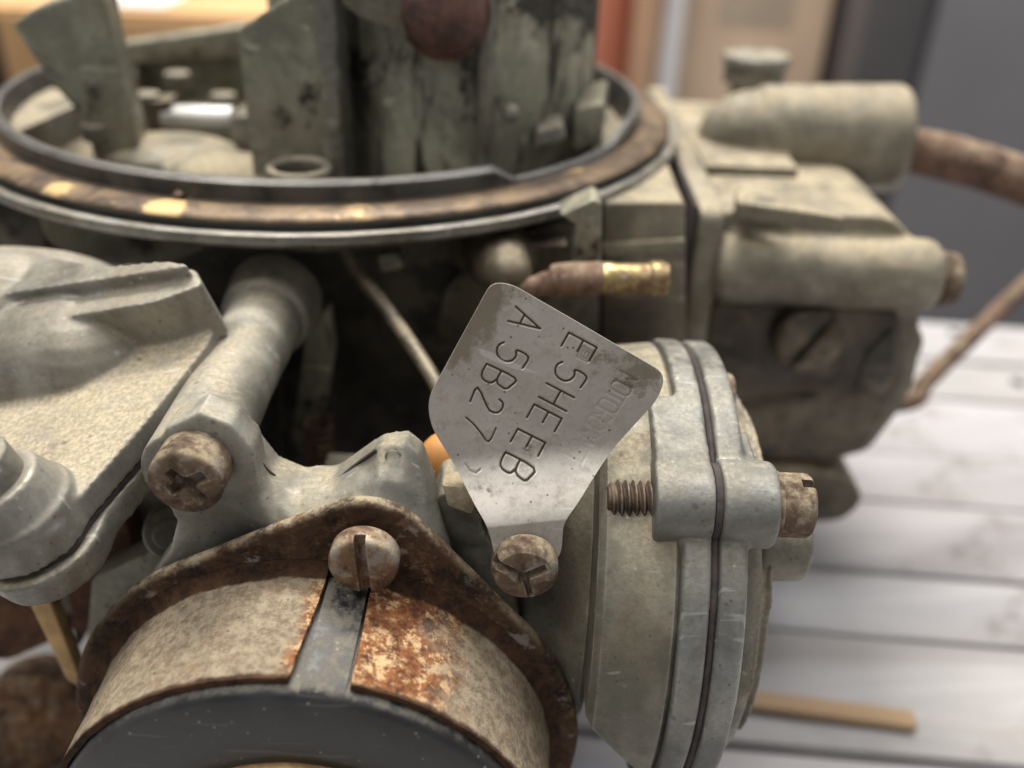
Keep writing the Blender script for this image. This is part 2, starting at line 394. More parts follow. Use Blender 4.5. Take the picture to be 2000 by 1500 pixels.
TMP = bpy.data.scenes.new('workbench_temp')
def thing(name, label, cat, loc_mm=(0, 0, 0), group=None):
    o = bpy.data.objects.new(name, None); o.empty_display_size = .01
    o.location = V(loc_mm) * MM; COL.objects.link(o)
    o['label'] = label; o['category'] = cat
    if group: o['group'] = group
    return o
def world_loc(o):
    p = V((0, 0, 0))
    while o: p = p + o.location; o = o.parent
    return p
def build(name, b, mat, parent=None, bevel=0., seg=2, voxel=0., smooth=0, sub=0, flat=False, cut=None, label=None, disp=0., dscale=8., origin=None, sharp=38):
    me = bpy.data.meshes.new(name)
    me.from_pydata([tuple(p * MM) for p in b.v], [], b.f); me.validate()
    bm = bmesh.new(); bm.from_mesh(me)
    bmesh.ops.recalc_face_normals(bm, faces=bm.faces); bm.to_mesh(me); bm.free()
    o = bpy.data.objects.new(name, me); COL.objects.link(o)
    mods = False
    if cut:
        for cb in cut:
            cm = bpy.data.meshes.new('cutter'); cm.from_pydata([tuple(p * MM) for p in cb.v], [], cb.f)
            bm = bmesh.new(); bm.from_mesh(cm); bmesh.ops.recalc_face_normals(bm, faces=bm.faces); bm.to_mesh(cm); bm.free()
            c = bpy.data.objects.new('cutter', cm); COL.objects.link(c)
            md = o.modifiers.new('cut', 'BOOLEAN'); md.object = c; md.operation = 'DIFFERENCE'; md.solver = 'EXACT'
        mods = True
    if voxel:
        md = o.modifiers.new('r', 'REMESH'); md.mode = 'VOXEL'; md.voxel_size = voxel * MM; mods = True
        if smooth:
            md = o.modifiers.new('s', 'SMOOTH'); md.factor = .5; md.iterations = smooth
    if bevel:
        md = o.modifiers.new('b', 'BEVEL'); md.width = bevel * MM; md.segments = seg; md.limit_method = 'ANGLE'; md.angle_limit = math.radians(sharp)
        md.use_clamp_overlap = True; mods = True
    if sub:
        md = o.modifiers.new('u', 'SUBSURF'); md.levels = sub; md.render_levels = sub; mods = True
    if mods:
        for q in [o] + [x for x in COL.objects if x.name.startswith('cutter')]: TMP.collection.objects.link(q)
        with bpy.context.temp_override(scene=TMP, view_layer=TMP.view_layers[0]):
            dg = bpy.context.evaluated_depsgraph_get()
        me2 = bpy.data.meshes.new_from_object(o.evaluated_get(dg)); o.modifiers.clear()
        TMP.collection.objects.unlink(o)
        o.data = me2; bpy.data.meshes.remove(me); me = me2; me.name = name
        for c in [x for x in COL.objects if x.name.startswith('cutter')]:
            cm = c.data; bpy.data.objects.remove(c); bpy.data.meshes.remove(cm)
    if disp:
        nor = [v.normal.copy() for v in me.vertices]; pos = [v.co.copy() for v in me.vertices]; flat_ = []
        for p, nr in zip(pos, nor):
            q = p / (MM * dscale)
            flat_ += list(p + nr * (disp * MM) * (mnoise.noise(q) + .5 * mnoise.noise(q * 2.7)))
        me.vertices.foreach_set('co', flat_); me.update()
    # put the origin at the part's own centre
    buf = [0.] * (3 * len(me.vertices)); me.vertices.foreach_get('co', buf)
    c = V([(min(buf[i::3]) + max(buf[i::3])) / 2 for i in range(3)])
    me.transform(Matrix.Translation(-c))
    o.location = c
    if parent:
        o.parent = parent; o.location = c - world_loc(parent)
    for p in me.polygons: p.use_smooth = not flat
    if not voxel and not flat:
        me.set_sharp_from_angle(angle=math.radians(sharp))
    me.materials.clear(); me.materials.append(M[mat] if isinstance(mat, str) else mat)
    if label: o['label'] = label
    return o
def setting(o, kind='structure'): o['kind'] = kind; return o
def tagit(o, label, cat, group=None):
    o['label'] = label; o['category'] = cat
    if group: o['group'] = group
    return o
X, Y, Z = V((1, 0, 0)), V((0, 1, 0)), V((0, 0, 1))

# ---------------------------------------------------------------- the setting
M['floor'] = plain('concrete', (.20, .19, .18), .8, 0, .2, 8, .2)
M['wall'] = plain('painted_wall', (.16, .16, .165), .7, 0, .08, 6, .1)
M['cabinet'] = plain('grey_paint', (.23, .227, .25), .55, 0, .06, 10, .05)
M['cabinet_dark'] = plain('dark_trim', (.10, .095, .10), .5, 0, .1, 20, .1)
M['carton'] = carton_mat('cardboard', (.62, .38, .19))
M['carton_pale'] = carton_mat('pale_cardboard', (.72, .54, .40))
M['carton_brown'] = carton_mat('brown_cardboard', (.46, .29, .19))
M['tape'] = plain('packing_tape', (.62, .50, .38), .35, 0, .1, 30, .1)
M['paper'] = plain('white_paper', (.78, .78, .80), .7, 0, .05, 30, .1)
M['red'] = plain('red_paint', (.75, .32, .23), .4, 0, .12, 20, .1)
M['bluegrey'] = plain('blue_grey_paint', (.40, .46, .58), .5, 0, .1, 20, .1)
M['dark'] = plain('dark_iron', (.012, .012, .013), .5, 0, .3, 30, .2)
M['wood_white'] = [wood_mat('whitewashed_lath_%s' % n, a, b_, c_, wn) for n, a, b_, c_, wn in (
    ('a', (.34, .335, .345), (.45, .445, .46), (.33, .30, .28), .35), ('b', (.31, .30, .31), (.42, .41, .425), (.34, .31, .30), .45),
    ('c', (.37, .36, .375), (.47, .46, .48), (.40, .36, .33), .3), ('d', (.31, .30, .30), (.43, .42, .425), (.30, .27, .25), .5))]
M['wood_raw'] = wood_mat('raw_wood', (.36, .255, .16), (.45, .325, .21), (.26, .15, .07), .4)
M['wood_grey'] = wood_mat('weathered_wood', (.20, .18, .165), (.30, .275, .255), (.12, .10, .09), .5)

FLOOR_Z = -880
BENCH_Z = -95
o = build('floor', B().box((-1600, -1200, FLOOR_Z - 40), (1800, 1500, FLOOR_Z)), 'floor'); setting(o)
o = build('wall', B().box((-1600, 1000, FLOOR_Z), (1800, 1060, 1300)), 'wall'); setting(o)

bench = thing('workbench', 'slatted workbench of whitewashed wooden laths under the carburetor', 'workbench', (60, -40, FLOOR_Z))
th = math.radians(-3.5); ca, sa = math.cos(th), math.sin(th)
R2 = Matrix.Rotation(th, 3, 'Z')
def bench_pt(x, y, z): p = R2 @ V((x, y, 0)); return V((p.x + 60, p.y, z))
yy = 112.0; k = 0
widths = [27, 23, 30, 22, 26, 19, 28, 24, 21, 27, 23, 29, 25]
while yy > -215:
    wd = widths[k % len(widths)]; dz = random.uniform(-1.2, .6); tw = random.uniform(-.4, .4)
    pts = [bench_pt(x, y, BENCH_Z - 16 + dz) for x, y in ((-330, yy - wd), (420, yy - wd + tw), (420, yy + tw), (-330, yy))]
    build('lath', B().prism(pts, (0, 0, 16)), M['wood_white'][(k * 3 + k // 4) % 4], bench, bevel=1.0, seg=2)
    for xn in (118 + 9 * (k % 3), 205 - 7 * (k % 2), -120):
        pn = bench_pt(xn, yy - wd * (.3 + .4 * ((k * 7) % 5) / 5), BENCH_Z + dz - .3)
        build('nail_head', B().cyl(pn, pn + V((0, 0, .75)), 2.1, 1.9, 14), 'dark', bench)
    yy -= wd + random.uniform(.7, 1.5); k += 1
for xx in (-300, 380):
    build('bearer', B().prism([bench_pt(xx, -218, BENCH_Z - 57), bench_pt(xx + 38, -218, BENCH_Z - 57), bench_pt(xx + 38, 114, BENCH_Z - 57), bench_pt(xx, 114, BENCH_Z - 57)], (0, 0, 39.5)), 'wood_grey', bench, bevel=1.5)
    for y_ in (-212, 75):
        build('leg', B().prism([bench_pt(xx + 2, y_, FLOOR_Z), bench_pt(xx + 36, y_, FLOOR_Z), bench_pt(xx + 36, y_ + 34, FLOOR_Z), bench_pt(xx + 2, y_ + 34, FLOOR_Z)], (0, 0, -57.3 + BENCH_Z - FLOOR_Z)), 'wood_grey', bench, bevel=1.5)
# a strip of bare wood lying on the laths
a, b_ = (80.67, -62.63, -94.00), (112.25, -66.21, -94.00)
d = (V(b_) - V(a)).normalized(); nrm = V((-d.y, d.x, 0))
a2 = V(a) - d * 40
st = B().prism([V((p.x, p.y, BENCH_Z + .62)) for p in (a2 - nrm * 1.9, V(b_) - nrm * 1.9, V(b_) + nrm * 1.9, a2 + nrm * 1.9)], (0, 0, 1.8))
o = build('wood_strip', st, 'wood_raw', None, bevel=.4); tagit(o, 'narrow strip of bare orange wood lying on the white laths', 'wood strip')

# grey steel cabinet beyond the bench, right
cab = thing('steel_cabinet', 'tall grey steel cabinet behind the bench at the right', 'cabinet', (480, 520, FLOOR_Z))
build('side_panel', B().box((258, 372, FLOOR_Z), (760, 690, 420)), 'cabinet', cab, bevel=3)
build('door_frame', B().box((222, 360, FLOOR_Z), (256, 700, 420)), 'cabinet_dark', cab, bevel=3)
build('door', B().box((262, 362, FLOOR_Z + 60), (756, 371, 400)), 'cabinet', cab, bevel=2)
# cartons
def carton(name, lab, lo, hi, mat, tape=True, group=None):
    t = thing(name, lab, 'cardboard box', ((lo[0] + hi[0]) / 2, (lo[1] + hi[1]) / 2, lo[2]), group)
    build('carton_body', B().box(lo, hi), mat, t, bevel=2.5)
    xm = (lo[0] + hi[0]) / 2
    if tape:
        build('packing_tape', B().box((xm - 22, lo[1] - .5, hi[2] - 90), (xm + 22, lo[1] - .1, hi[2] - 4)), 'tape', t)
    build('top_flap', B().box((lo[0] + 2, lo[1] + 2, hi[2] + .2), (hi[0] - 2, (lo[1] + hi[1]) / 2 - 1, hi[2] + 2.4)), mat, t)
    build('top_flap', B().box((lo[0] + 2, (lo[1] + hi[1]) / 2 + 1, hi[2] + .2), (hi[0] - 2, hi[1] - 2, hi[2] + 2.4)), mat, t)
    return t
carton('carton', 'tall tan cardboard box behind the fuel inlet, right of the red cylinder', (128, 400, FLOOR_Z), (216, 600, 40), 'carton_pale')
carton('carton', 'narrow brown cardboard box between the red cylinder and tan box', (101, 372, FLOOR_Z), (113, 560, 30), 'carton_brown', False)
carton('carton', 'slim pale pink box between the brown and tan boxes', (114.5, 380, FLOOR_Z), (127, 560, 36), 'paper', False)
carton('carton', 'orange tan cardboard box behind the air horn at the left', (-330, 330, FLOOR_Z), (-70, 560, -46), 'carton', False)
t = thing('gas_cylinder', 'red gas cylinder standing behind the air horn tower', 'gas cylinder', (78, 440, FLOOR_Z))
build('cylinder_shell', B().rev([(1, 0), (34, 0), (37, 4), (37, 880), (34, 915), (24, 945), (12, 960), (12, 985), (1, 985)], (68, 440, FLOOR_Z), (0, 0, 1), 40), 'red', t)
build('valve', B().rev([(1, 985), (9, 985), (9, 1015), (15, 1018), (15, 1032), (1, 1032)], (68, 440, FLOOR_Z), (0, 0, 1), 20), 'brass_dull', t)
o = build('paper_sheet', B().prism([(-200, 345, -43), (-158, 345, -43), (-168, 480, -43), (-214, 480, -43)], (0, 0, .6)), 'paper')
tagit(o, 'white paper sheet lying on the orange tan box', 'paper')
o = build('iron_post', B().rev([(1, 0), (60, 0), (60, 20), (34, 24), (34, 1100), (1, 1100)], (-238, 250, FLOOR_Z), (0, 0, 1), 24), 'dark')
tagit(o, 'black iron post behind the air horn at far left', 'post')

# ---------------------------------------------------------------- the carburetor
carb = thing('carburetor', 'dusty rusted two-barrel carburetor with a stamped metal tag', 'carburetor', (20, -10, BENCH_Z))

def screw_head(name, c, r, h, parent, mat, slots=(), dome=.5, shank=0., label=None, axis=(0, -1, 0), rot=0., under=0.):
    """fillister head: c is the middle of its seat, axis points out of the seat; slots = (angle, length, width, depth, offset)"""
    ax = V(axis); c = V(c)
    pr = [(.01, -shank - under)] if not shank else [(.01, -shank), (r * .5, -shank), (r * .5, 0)]
    pr += [(r * .97, -under), (r, .15), (r, h - dome), (r * .985, h - dome * .62), (r * .94, h - dome * .3), (r * .86, h - dome * .08), (r * .7, h), (.01, h + dome * .12)]
    b = B().rev(pr, c, ax, 40)
    ref = V((0, 0, 1)) if abs(ax.z) < .9 else V((0, 1, 0))
    e1 = (ref - ax * ref.dot(ax)).normalized(); e2 = ax.cross(e1)
    cuts = []
    for ang, L, wd, dp, off in slots:
        u = e1 * math.cos(ang) + e2 * math.sin(ang); v = ax.cross(u)
        q = c + u * off + ax * (h - dp)
        cuts.append(B().prism([q - u * L / 2 - v * wd / 2, q + u * L / 2 - v * wd / 2, q + u * L / 2 + v * wd / 2, q - u * L / 2 + v * wd / 2], ax * (dp + 3)))
    return build(name, b, mat, parent, cut=cuts or None, bevel=.12 if not cuts else .1, label=label, sharp=34)

# --- air horn ring: rim, gasket seat, groove, outer lip
def ring_profile(a):
    """(r, z) section at angle a; the rim is broken away over a short arc at the front right"""
    deg = math.degrees(a) % 360
    low = 0.
    if 304 < deg < 340: low = min(1, (deg - 304) / 4., (340 - deg) / 10.)
    n1 = mnoise.noise(V((math.cos(a) * 9, math.sin(a) * 9, 1))) * .18; n2 = mnoise.noise(V((math.cos(a) * 30, math.sin(a) * 30, 5))) * .12
    zt = .85 - 2.3 * low
    return [(54.5, -9), (56.2, -4), (57.0, zt - .5), (57.4, zt + n1 * .5), (58.3, zt + n1 * .5), (58.8, zt - .5), (58.95, -2.35),
            (59.3, -2.45), (63.6 + n2, -2.6), (64.15 + n2, -2.75), (64.3 + n2, -3.1), (63.5, -3.5), (63.4, -4.1), (64.2, -4.3),
            (65.6 + n1 + n2, -4.0 + n2), (66.05 + n1 + n2, -4.25), (66.15 + n1, -5.4), (65.6, -6.0), (62, -6.6), (55, -9.2)]
def lathe_fn(fn, idx, seg=360, a0=0, a1=2 * math.pi):
    vs = []; fs = []; n = len(idx); full = abs(a1 - a0 - 2 * math.pi) < 1e-6
    for k in range(seg if full else seg + 1):
        a = a0 + (a1 - a0) * k / seg; p = fn(a)
        vs += [V((p[i][0] * math.cos(a), p[i][0] * math.sin(a), p[i][1])) for i in idx]
    m = seg if full else seg + 1
    for k in range(seg):
        for i in range(n - 1):
            fs.append([k * n + i, k * n + i + 1, ((k + 1) % m) * n + i + 1, ((k + 1) % m) * n + i])
    return B().add(vs, fs)
horn = bpy.data.objects.new('air_horn', None); horn.parent = carb; horn.location = V((0, 0, 0)) - world_loc(carb); COL.objects.link(horn)
full = lathe_fn(lambda a: ring_profile(a) + [ring_profile(a)[0]], list(range(21)))
build('ring', full, 'ring', horn, sharp=32)
lip = lathe_fn(lambda a: [(r_ + .06, z_ + (.05 if i < 2 else -.05 if i > 3 else 0)) for i, (r_, z_) in enumerate(ring_profile(a)[13:19])], list(range(6)), 540)
build('outer_lip', lip, 'lip', horn, sharp=32, label='worn bright outer lip of the ring')
seat = lathe_fn(lambda a: [(59.0, -2.8), (59.02, -2.30), (59.4, -2.28 + .1 * mnoise.noise(V((math.cos(a) * 25, math.sin(a) * 25, 9)))), (60.6, -2.05), (62.2, -2.02), (63.5, -2.3 + .12 * mnoise.noise(V((math.cos(a) * 20, math.sin(a) * 20, 3)))), (64.3, -2.62), (64.42, -2.95), (64.1, -3.2)], list(range(9)), 900)
gs = build('gasket_seat', seat, 'bronze', horn, sharp=60, label='brown gasket residue on the air cleaner seat')
fa = gs.data.attributes.new('flake', 'FLOAT', 'POINT'); ow = world_loc(gs) / MM
spots = [(V(p), r_, g_) for p, r_, g_ in (((-28.55, -56.63, -2.40), 5.0, 1.0), ((-11.10, -61.34, -2.40), 5.5, 1.25), ((14.53, -60.08, -2.40), 9, .72), ((44.90, -38.92, -2.40), 8, .75), ((-18.80, -60.38, -2.40), 3, .7), ((35.44, -49.07, -2.40), 6, .5))]
for v in gs.data.vertices:
    p = v.co / MM + ow
    fa.data[v.index].value = max([0.] + [g_ * (1 - (p - c_).length / r_) for c_, r_, g_ in spots])
build('crumb', B().ball((-10.71, -57.58, -1.80), 1.0, 1.1, 1.3, .8, 10), 'bronze', horn, disp=.35, dscale=1)
build('floor_plate', B().cyl((0, 0, -10.6), (0, 0, -9), 56.5, seg=64), 'zinc_brown', horn, bevel=.5)

# --- choke tower in the middle of the ring
tow = B()
plan = [(9, -28), (12.5, -31.5), (15, -33.2), (22, -34.3), (30, -33.4), (34, -31), (40, -26.5), (45, -20), (48.6, -11), (50, 0), (47, 14), (32, 22), (5, 22), (-7, 10), (-7, -18)]
tow.prism(rounded([(x, y, -9.5) for x, y in plan], 2.5, 3), (0, 0, 46))
cav = B().prism(rounded([(21.5 + (x - 21.5) * .86, -6 + (y + 6) * .84, -2) for x, y in plan], 2.5, 3), (0, 0, 60))
build('choke_tower', tow, 'zinc_oily', horn, cut=[cav], voxel=.7, smooth=3, label='oil stained grey wall of the choke tower')
build('choke_plate', B().prism(rounded([(-2, -26, 22), (44, -26, 22), (44, 12, 30), (-2, 12, 30)], 2, 3), (0, -.3, 1.4)), 'brass_dull', horn, bevel=.3)
build('tower_wall', B().prism([(-7, -34.5, -9), (6, -36.6, -9), (6, -36.6, 24), (-7, -34.5, 16.2)], (1.5, 12, 0)), 'zinc_green', horn, voxel=.5, smooth=3)
build('tower_rib', B().prism(rounded([(5.6, -38.4, -9), (8.6, -38.4, -9), (9.2, -30, -9), (5.0, -30, -9)], 1.0, 3), (0, 0, 36)), 'zinc_clean', horn, voxel=.45, smooth=2, disp=.25, dscale=2.5, label='worn vertical corner rib of the choke tower')
build('tower_rib', B().prism(rounded([(29.6, -35.8, -9), (31.4, -35.8, -9), (32.2, -30, -9), (29.0, -30, -9)], .6, 3), (0, 0, 42)), 'zinc_clean', horn, bevel=.3)
build('shaft_plug', B().rev([(.01, 0), (6.9, 0), (7.0, .8), (6.2, 1.2), (6.1, 2.6), (5.2, 3.9), (3.2, 4.7), (.01, 5.0)], (24.41, -35.50, 19.96), (0, -1, 0), 32), 'plug', horn, label='reddish brown plug on the choke shaft')
build('choke_lever', B().prism([(8.79, -37.00, 23.92), (9.55, -37.00, 20.63), (11.87, -37.00, 19.03), (16.34, -37.00, 17.55), (19.34, -37.00, 16.15), (22.09, -37.00, 17.41), (22.48, -37.00, 24.41)], (0, 2.2, 0)), 'zinc', horn, bevel=.4)
build('cast_nub', B().ball((34.73, -34.00, 4.96), 1.5), 'zinc_light', horn)
build('cast_wedge', B().prism([(38.65, -31.00, -1.31), (44.02, -31.00, 0.16), (43.02, -31.00, 2.79), (38.93, -31.00, 1.64)], (0, 7, 0)), 'zinc_light', horn, voxel=.5, smooth=2)
build('cast_wedge', B().prism([(45.45, -26.00, -3.39), (50.07, -26.00, -1.46), (49.93, -26.00, 5.34), (44.95, -26.00, 3.90)], (2, 18, 0)), 'zinc_green', horn, bevel=.8)
build('cast_ledge', B().box((40, -14, -9), (55, 12, -4.5)), 'zinc', horn, bevel=1.2)

# --- left inside of the ring
build('vent_blade', B().prism(rounded([(-45.84, -26.00, 13.94), (-42.35, -26.00, 16.22), (-31.18, -26.00, 20.39), (-30.00, -26.00, 18.19), (-29.96, -26.00, 12.82), (-28.37, -26.00, -10.36), (-36.89, -26.00, -10.70), (-37.14, -26.00, -0.97), (-41.97, -26.00, 5.55)], 1.2, 3), (-1.5, 9, 0)), 'zinc_green', horn, bevel=.9, seg=3, label='tall greenish cast vent blade')
build('cast_step', B().prism(rounded([(-48.64, -28.73, -3.00), (-60.26, -16.52, -3.00), (-65.94, 4.27, -3.00), (-57.86, 4.32, -3.00), (-45.81, -3.72, -3.00)], 2, 3), (0, 0, -7)), 'zinc', horn, bevel=.8, seg=3)
build('cast_step', B().prism([(-45.46, 8.64, -2.50), (-45.51, 39.77, -2.50), (-50.83, 44.79, -2.50), (-50.60, 20.19, -2.50)], (0, 0, -8)), 'zinc', horn, bevel=.8)
build('rear_rail', B().prism([(-50.41, 20.00, 2.11), (-20.30, 20.00, 7.28), (-19.92, 20.00, 0.98), (-49.56, 20.00, -2.00)], (0, 6, 0)), 'zinc_green', horn, bevel=.8)
build('rear_wall', B().prism([(-54.63, 24.00, -3.02), (-20.88, 24.00, 1.74), (-22.41, 24.00, -12.42), (-57.04, 24.00, -15.46)], (0, 4, 0)), 'zinc_green', horn, bevel=.8)
for px in ((-35.75, -24.78, -1.50), (-34.20, -5.49, -1.00), (-33.46, 9.84, -0.50), (-24.12, 8.16, -4.00)):
    p = V(px)
    screw_head('cast_pin', (p.x, p.y, p.z - 3), 2.6, 3.0, horn, 'zinc', dome=1.0, axis=(0, 0, 1), shank=8)
build('choke_shaft', B().cyl((-31.22, -6.00, -5.71), (-17.98, -6.00, -5.59), 2.7, seg=28, ch=.3), 'silver', horn, label='bright plated shaft inside the air horn')
build('shaft_block', B().prism([(-16.33, -14.00, -2.68), (-10.32, -14.00, -1.90), (-11.11, -14.00, -12.11), (-17.14, -14.00, -12.35)], (0, 10, 0)), 'zinc_clean', horn, bevel=.5)
build('shaft_bracket', B().prism([(-35.71, -8.00, -2.34), (-29.13, -8.00, -1.71), (-29.64, -8.00, -8.02), (-36.31, -8.00, -9.06)], (0, 6, 0)), 'zinc_brown', horn, bevel=.6)
mound = B().ball((-25.82, -20.63, -8.00), 8, 1.6, 1.1, .42).ball((-14.75, -27.44, -8.00), 7, 1.4, 1, .36).ball((-6.56, -28.66, -8.00), 7, 1.2, 1., .4)
build('cast_mound', mound, 'zinc', horn, voxel=.5, smooth=6)
c = V((2.65, -43.00, -3.91))
build('bleed_ring', B().rev([(3.4, -3), (5.2, -3), (5.2, 1.8), (4.6, 2.3), (3.6, 1.8)], c, (0, 0, 1), 32, close=True), 'zinc', horn, bevel=.2)
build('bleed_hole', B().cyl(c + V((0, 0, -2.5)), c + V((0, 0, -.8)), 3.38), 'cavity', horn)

# --- main body below the ring
build('main_body', B().box((-26, -42, -62), (62, 46, -9.2)), 'dark_body', carb, voxel=1.0, smooth=4, disp=.5, dscale=12)
build('body_front', B().prism(rounded([(49.49, -44.00, -5.44), (62.06, -44.00, -4.93), (65.02, -44.00, -26.47), (51.64, -44.00, -28.98)], .6, 2), (0, 60, 0)), 'zinc_bowl', carb, bevel=.8, seg=3)
build('body_ledge', B().prism([(49.74, -45.00, -12.02), (62.82, -45.00, -10.62), (63.08, -45.00, -12.67), (49.93, -45.00, -14.35)], (0, 5, 0)), 'zinc_bowl', carb, bevel=.6)
build('body_ledge', B().prism([(50.49, -44.60, -20.75), (64.23, -44.60, -21.07), (68.38, -44.60, -52.91), (53.23, -44.60, -53.64)], (0, 5, 0)), 'zinc_brown', carb, bevel=.6)
build('throttle_body', B().box((-30, -38, BENCH_Z), (66, 48, -61)), 'zinc_brown', carb, voxel=1.0, smooth=4, disp=.4, dscale=10)
build('side_wall', B().prism(rounded([(-35.71, -50.00, -7.57), (-15.41, -50.00, -10.22), (-10.31, -50.00, -12.66), (-17.93, -50.00, -16.36), (-29.92, -50.00, -16.86), (-35.36, -50.00, -12.86)], 1.5, 3), (0, 24, 0)), 'zinc_green', carb, bevel=.8, seg=3)
build('side_block', B().prism([(-59.14, -36.00, -11.37), (-41.84, -36.00, -13.32), (-48.71, -36.00, -41.84), (-68.05, -36.00, -42.70)], (0, 40, 0)), 'dark_body', carb, bevel=1)
build('stop_bracket', B().prism([(42.24, -57.00, -3.00), (46.94, -57.00, -0.41), (48.14, -57.00, -1.10), (48.78, -57.00, -10.51), (44.66, -57.00, -11.09), (44.65, -57.00, -4.42)], (0, 6, 0)), 'zinc_green', carb, bevel=.5, seg=3)
build('body_boss', B().prism(rounded([(37.98, -48.00, -9.12), (44.10, -48.00, -7.06), (49.35, -48.00, -14.38), (50.37, -48.00, -26.93), (23.75, -48.00, -28.10), (25.45, -48.00, -18.89)], 2, 3), (0, 14, 0)), 'dark_body', carb, bevel=1)
bb = B().cyl((35.36, -60.00, -10.96), (31.55, -42.00, -13.29), 3.6, 6.5).ball((35.36, -60.00, -10.96), 3.5).box((29, -52, -14), (44, -42, -9.5))
build('nipple_boss', bb, 'zinc_brown', carb, voxel=.5, smooth=5)  # dark zinc puts the boss's shading into its colour

# --- vacuum nipple: rusty root, brass barb
ny = -62
nip = bpy.data.objects.new('vacuum_nipple', None); nip.parent = carb; nip.location = V((46, ny, -10.5)) - world_loc(carb); COL.objects.link(nip)
p0, p1, p2, p3 = V((37.12, -62.00, -12.59)), V((40.32, -62.00, -11.51)), V((43.15, -62.00, -10.60)), V((48.86, -62.00, -10.12))
build('pipe_root', B().tube(spline([p0, p1, p2, p3], 6), [1.5] * 6 + [1.7] * 4 + [2.35] * 8 + [2.2], 24), 'rust_pipe', nip, label='rust brown root of the nipple')
q0, q1 = V((48.71, -62.00, -10.13)), V((57.72, -62.00, -9.90))
L = (q1 - q0).length
build('barb', B().rev([(1.9, -.5), (2.25, 0), (2.25, L * .12), (2.1, L * .2), (2.1, L * .55), (2.1, L * .66), (2.25, L * .72), (2.5, L * .74), (2.45, L * .9), (2.2, L), (1.5, L), (1.5, L * .6)], q0, q1 - q0, 32, cap=False), 'nipple', nip, sharp=50, label='stained brass barb of the nipple')
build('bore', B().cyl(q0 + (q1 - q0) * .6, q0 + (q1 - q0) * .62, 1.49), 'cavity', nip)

# --- links in the dark gap
build('link_rod', B().tube(spline([(11.47, -56.00, -8.51), (12.98, -58.00, -11.59), (19.12, -66.00, -14.78), (25.86, -76.00, -18.70), (28.07, -80.00, -20.71)], 6), 1.05, 14), 'zinc_brown', carb, label='thin grey brown link rod in the dark gap')
build('lever_arm', B().prism(rounded([(4.98, -56.00, -22.93), (8.36, -56.00, -19.32), (8.77, -56.00, -27.23), (6.84, -56.00, -36.67), (2.98, -56.00, -47.91), (0.78, -56.00, -43.90)], 1.2, 3), (0, 3, 0)), 'zinc_green', carb, bevel=.5)
build('float_arm', B().prism([(15.39, -52.00, -12.42), (18.49, -52.00, -11.87), (19.58, -52.00, -14.33), (16.05, -52.00, -15.32)], (0, 4, 0)), 'zinc_green', carb, bevel=.6)
build('return_spring', B().tube([V((6.81, -62.00, -35.72)) + V((math.cos(i * .7) * 2.0, math.sin(i * .7) * 2.0, -i * .16)) for i in range(64)], .35, 8), 'rust_dark', carb)
build('pump_bumper', B().ball((29.01, -90.00, -23.04), 4.0, .9, .8, 1.1), 'orange', carb, label='orange plastic bumper behind the lug')

# --- choke housing casting with its long screw post
hs = B()
HY = -101.6
# boss plate round the post screw, then the shoulder that sweeps forward and down to the clamp
hp = [(-1.44, -101.00, -16.39), (0.48, -101.00, -11.89), (4.32, -101.00, -9.69), (7.44, -101.00, -11.06), (9.33, -101.00, -14.21), (9.45, -101.00, -19.62), (6.96, -101.00, -29.25), (-8.83, -101.00, -38.88), (-1.76, -101.00, -28.93), (-0.19, -101.00, -24.37), (-1.51, -101.00, -20.16)]
hs.prism(hp, (0, 4.4, 0))
up_ = [(5.82, -98.00, -12.84), (8.33, -97.80, -15.67), (10.08, -97.60, -18.97), (12.83, -97.60, -20.26), (16.89, -97.60, -19.70), (19.82, -97.80, -17.04), (22.49, -98.40, -14.58), (25.20, -98.60, -13.92), (26.83, -98.60, -15.46), (28.02, -98.60, -19.13)]
lo_ = [(5.66, -101.20, -21.41), (9.10, -102.00, -22.74), (11.50, -103.00, -23.59), (14.51, -103.60, -22.58), (17.40, -103.80, -21.35), (20.20, -103.80, -20.37), (22.66, -103.80, -20.11), (25.63, -103.80, -21.36), (28.87, -103.60, -25.46), (31.97, -103.20, -30.57)]
n_ = len(up_); md_ = [(V(u) * .5 + V(l) * .5) + V((0, -.35, .35)) for u, l in zip(up_, lo_)]
fr = [V(p) for p in up_] + md_ + [V(p) for p in lo_] + [V(p) + V((0, 2.2, -9)) for p in lo_]
bk = [V(p) + V((0, 4.2, -1.2)) for p in up_] + [p + V((0, 5, -4)) for p in md_] + [V(p) + V((0, 8, -6)) for p in lo_] + [V(p) + V((0, 9, -12)) for p in lo_]
m4 = 4 * n_; ff = []
for r_ in range(3):
    for i in range(n_ - 1):
        k0 = r_ * n_ + i; ff.append([k0, k0 + n_, k0 + n_ + 1, k0 + 1]); ff.append([m4 + k0, m4 + k0 + 1, m4 + k0 + n_ + 1, m4 + k0 + n_])
for i in range(n_ - 1):
    ff.append([i, i + 1, m4 + i + 1, m4 + i]); j = 3 * n_ + i; ff.append([j, m4 + j, m4 + j + 1, j + 1])
for c0 in (0, n_ - 1):
    for r_ in range(3):
        k0 = r_ * n_ + c0; ff.append([k0, m4 + k0, m4 + k0 + n_, k0 + n_])
hs.add(fr + bk, ff)
hs.prism([(-1.58, -98.50, -28.00), (8.86, -98.50, -27.48), (19.62, -98.50, -25.43), (26.65, -98.50, -25.08), (28.37, -98.50, -29.57), (37.73, -98.50, -41.46), (38.10, -98.50, -52.43), (-14.14, -98.50, -55.39), (-3.09, -98.50, -31.96)], (0, 4.5, 0))
hs.cyl((2.0, -100.8, -17.6), (1.6, -84, -17.6), 5.15, 5.0, 40).cyl((1.6, -86, -17.6), (1.0, -58, -17.8), 4.9, 5.4, 40)
hs.cyl((1.0, -64, -17.8), (.8, -56, -17.8), 6.2, 7, 40)
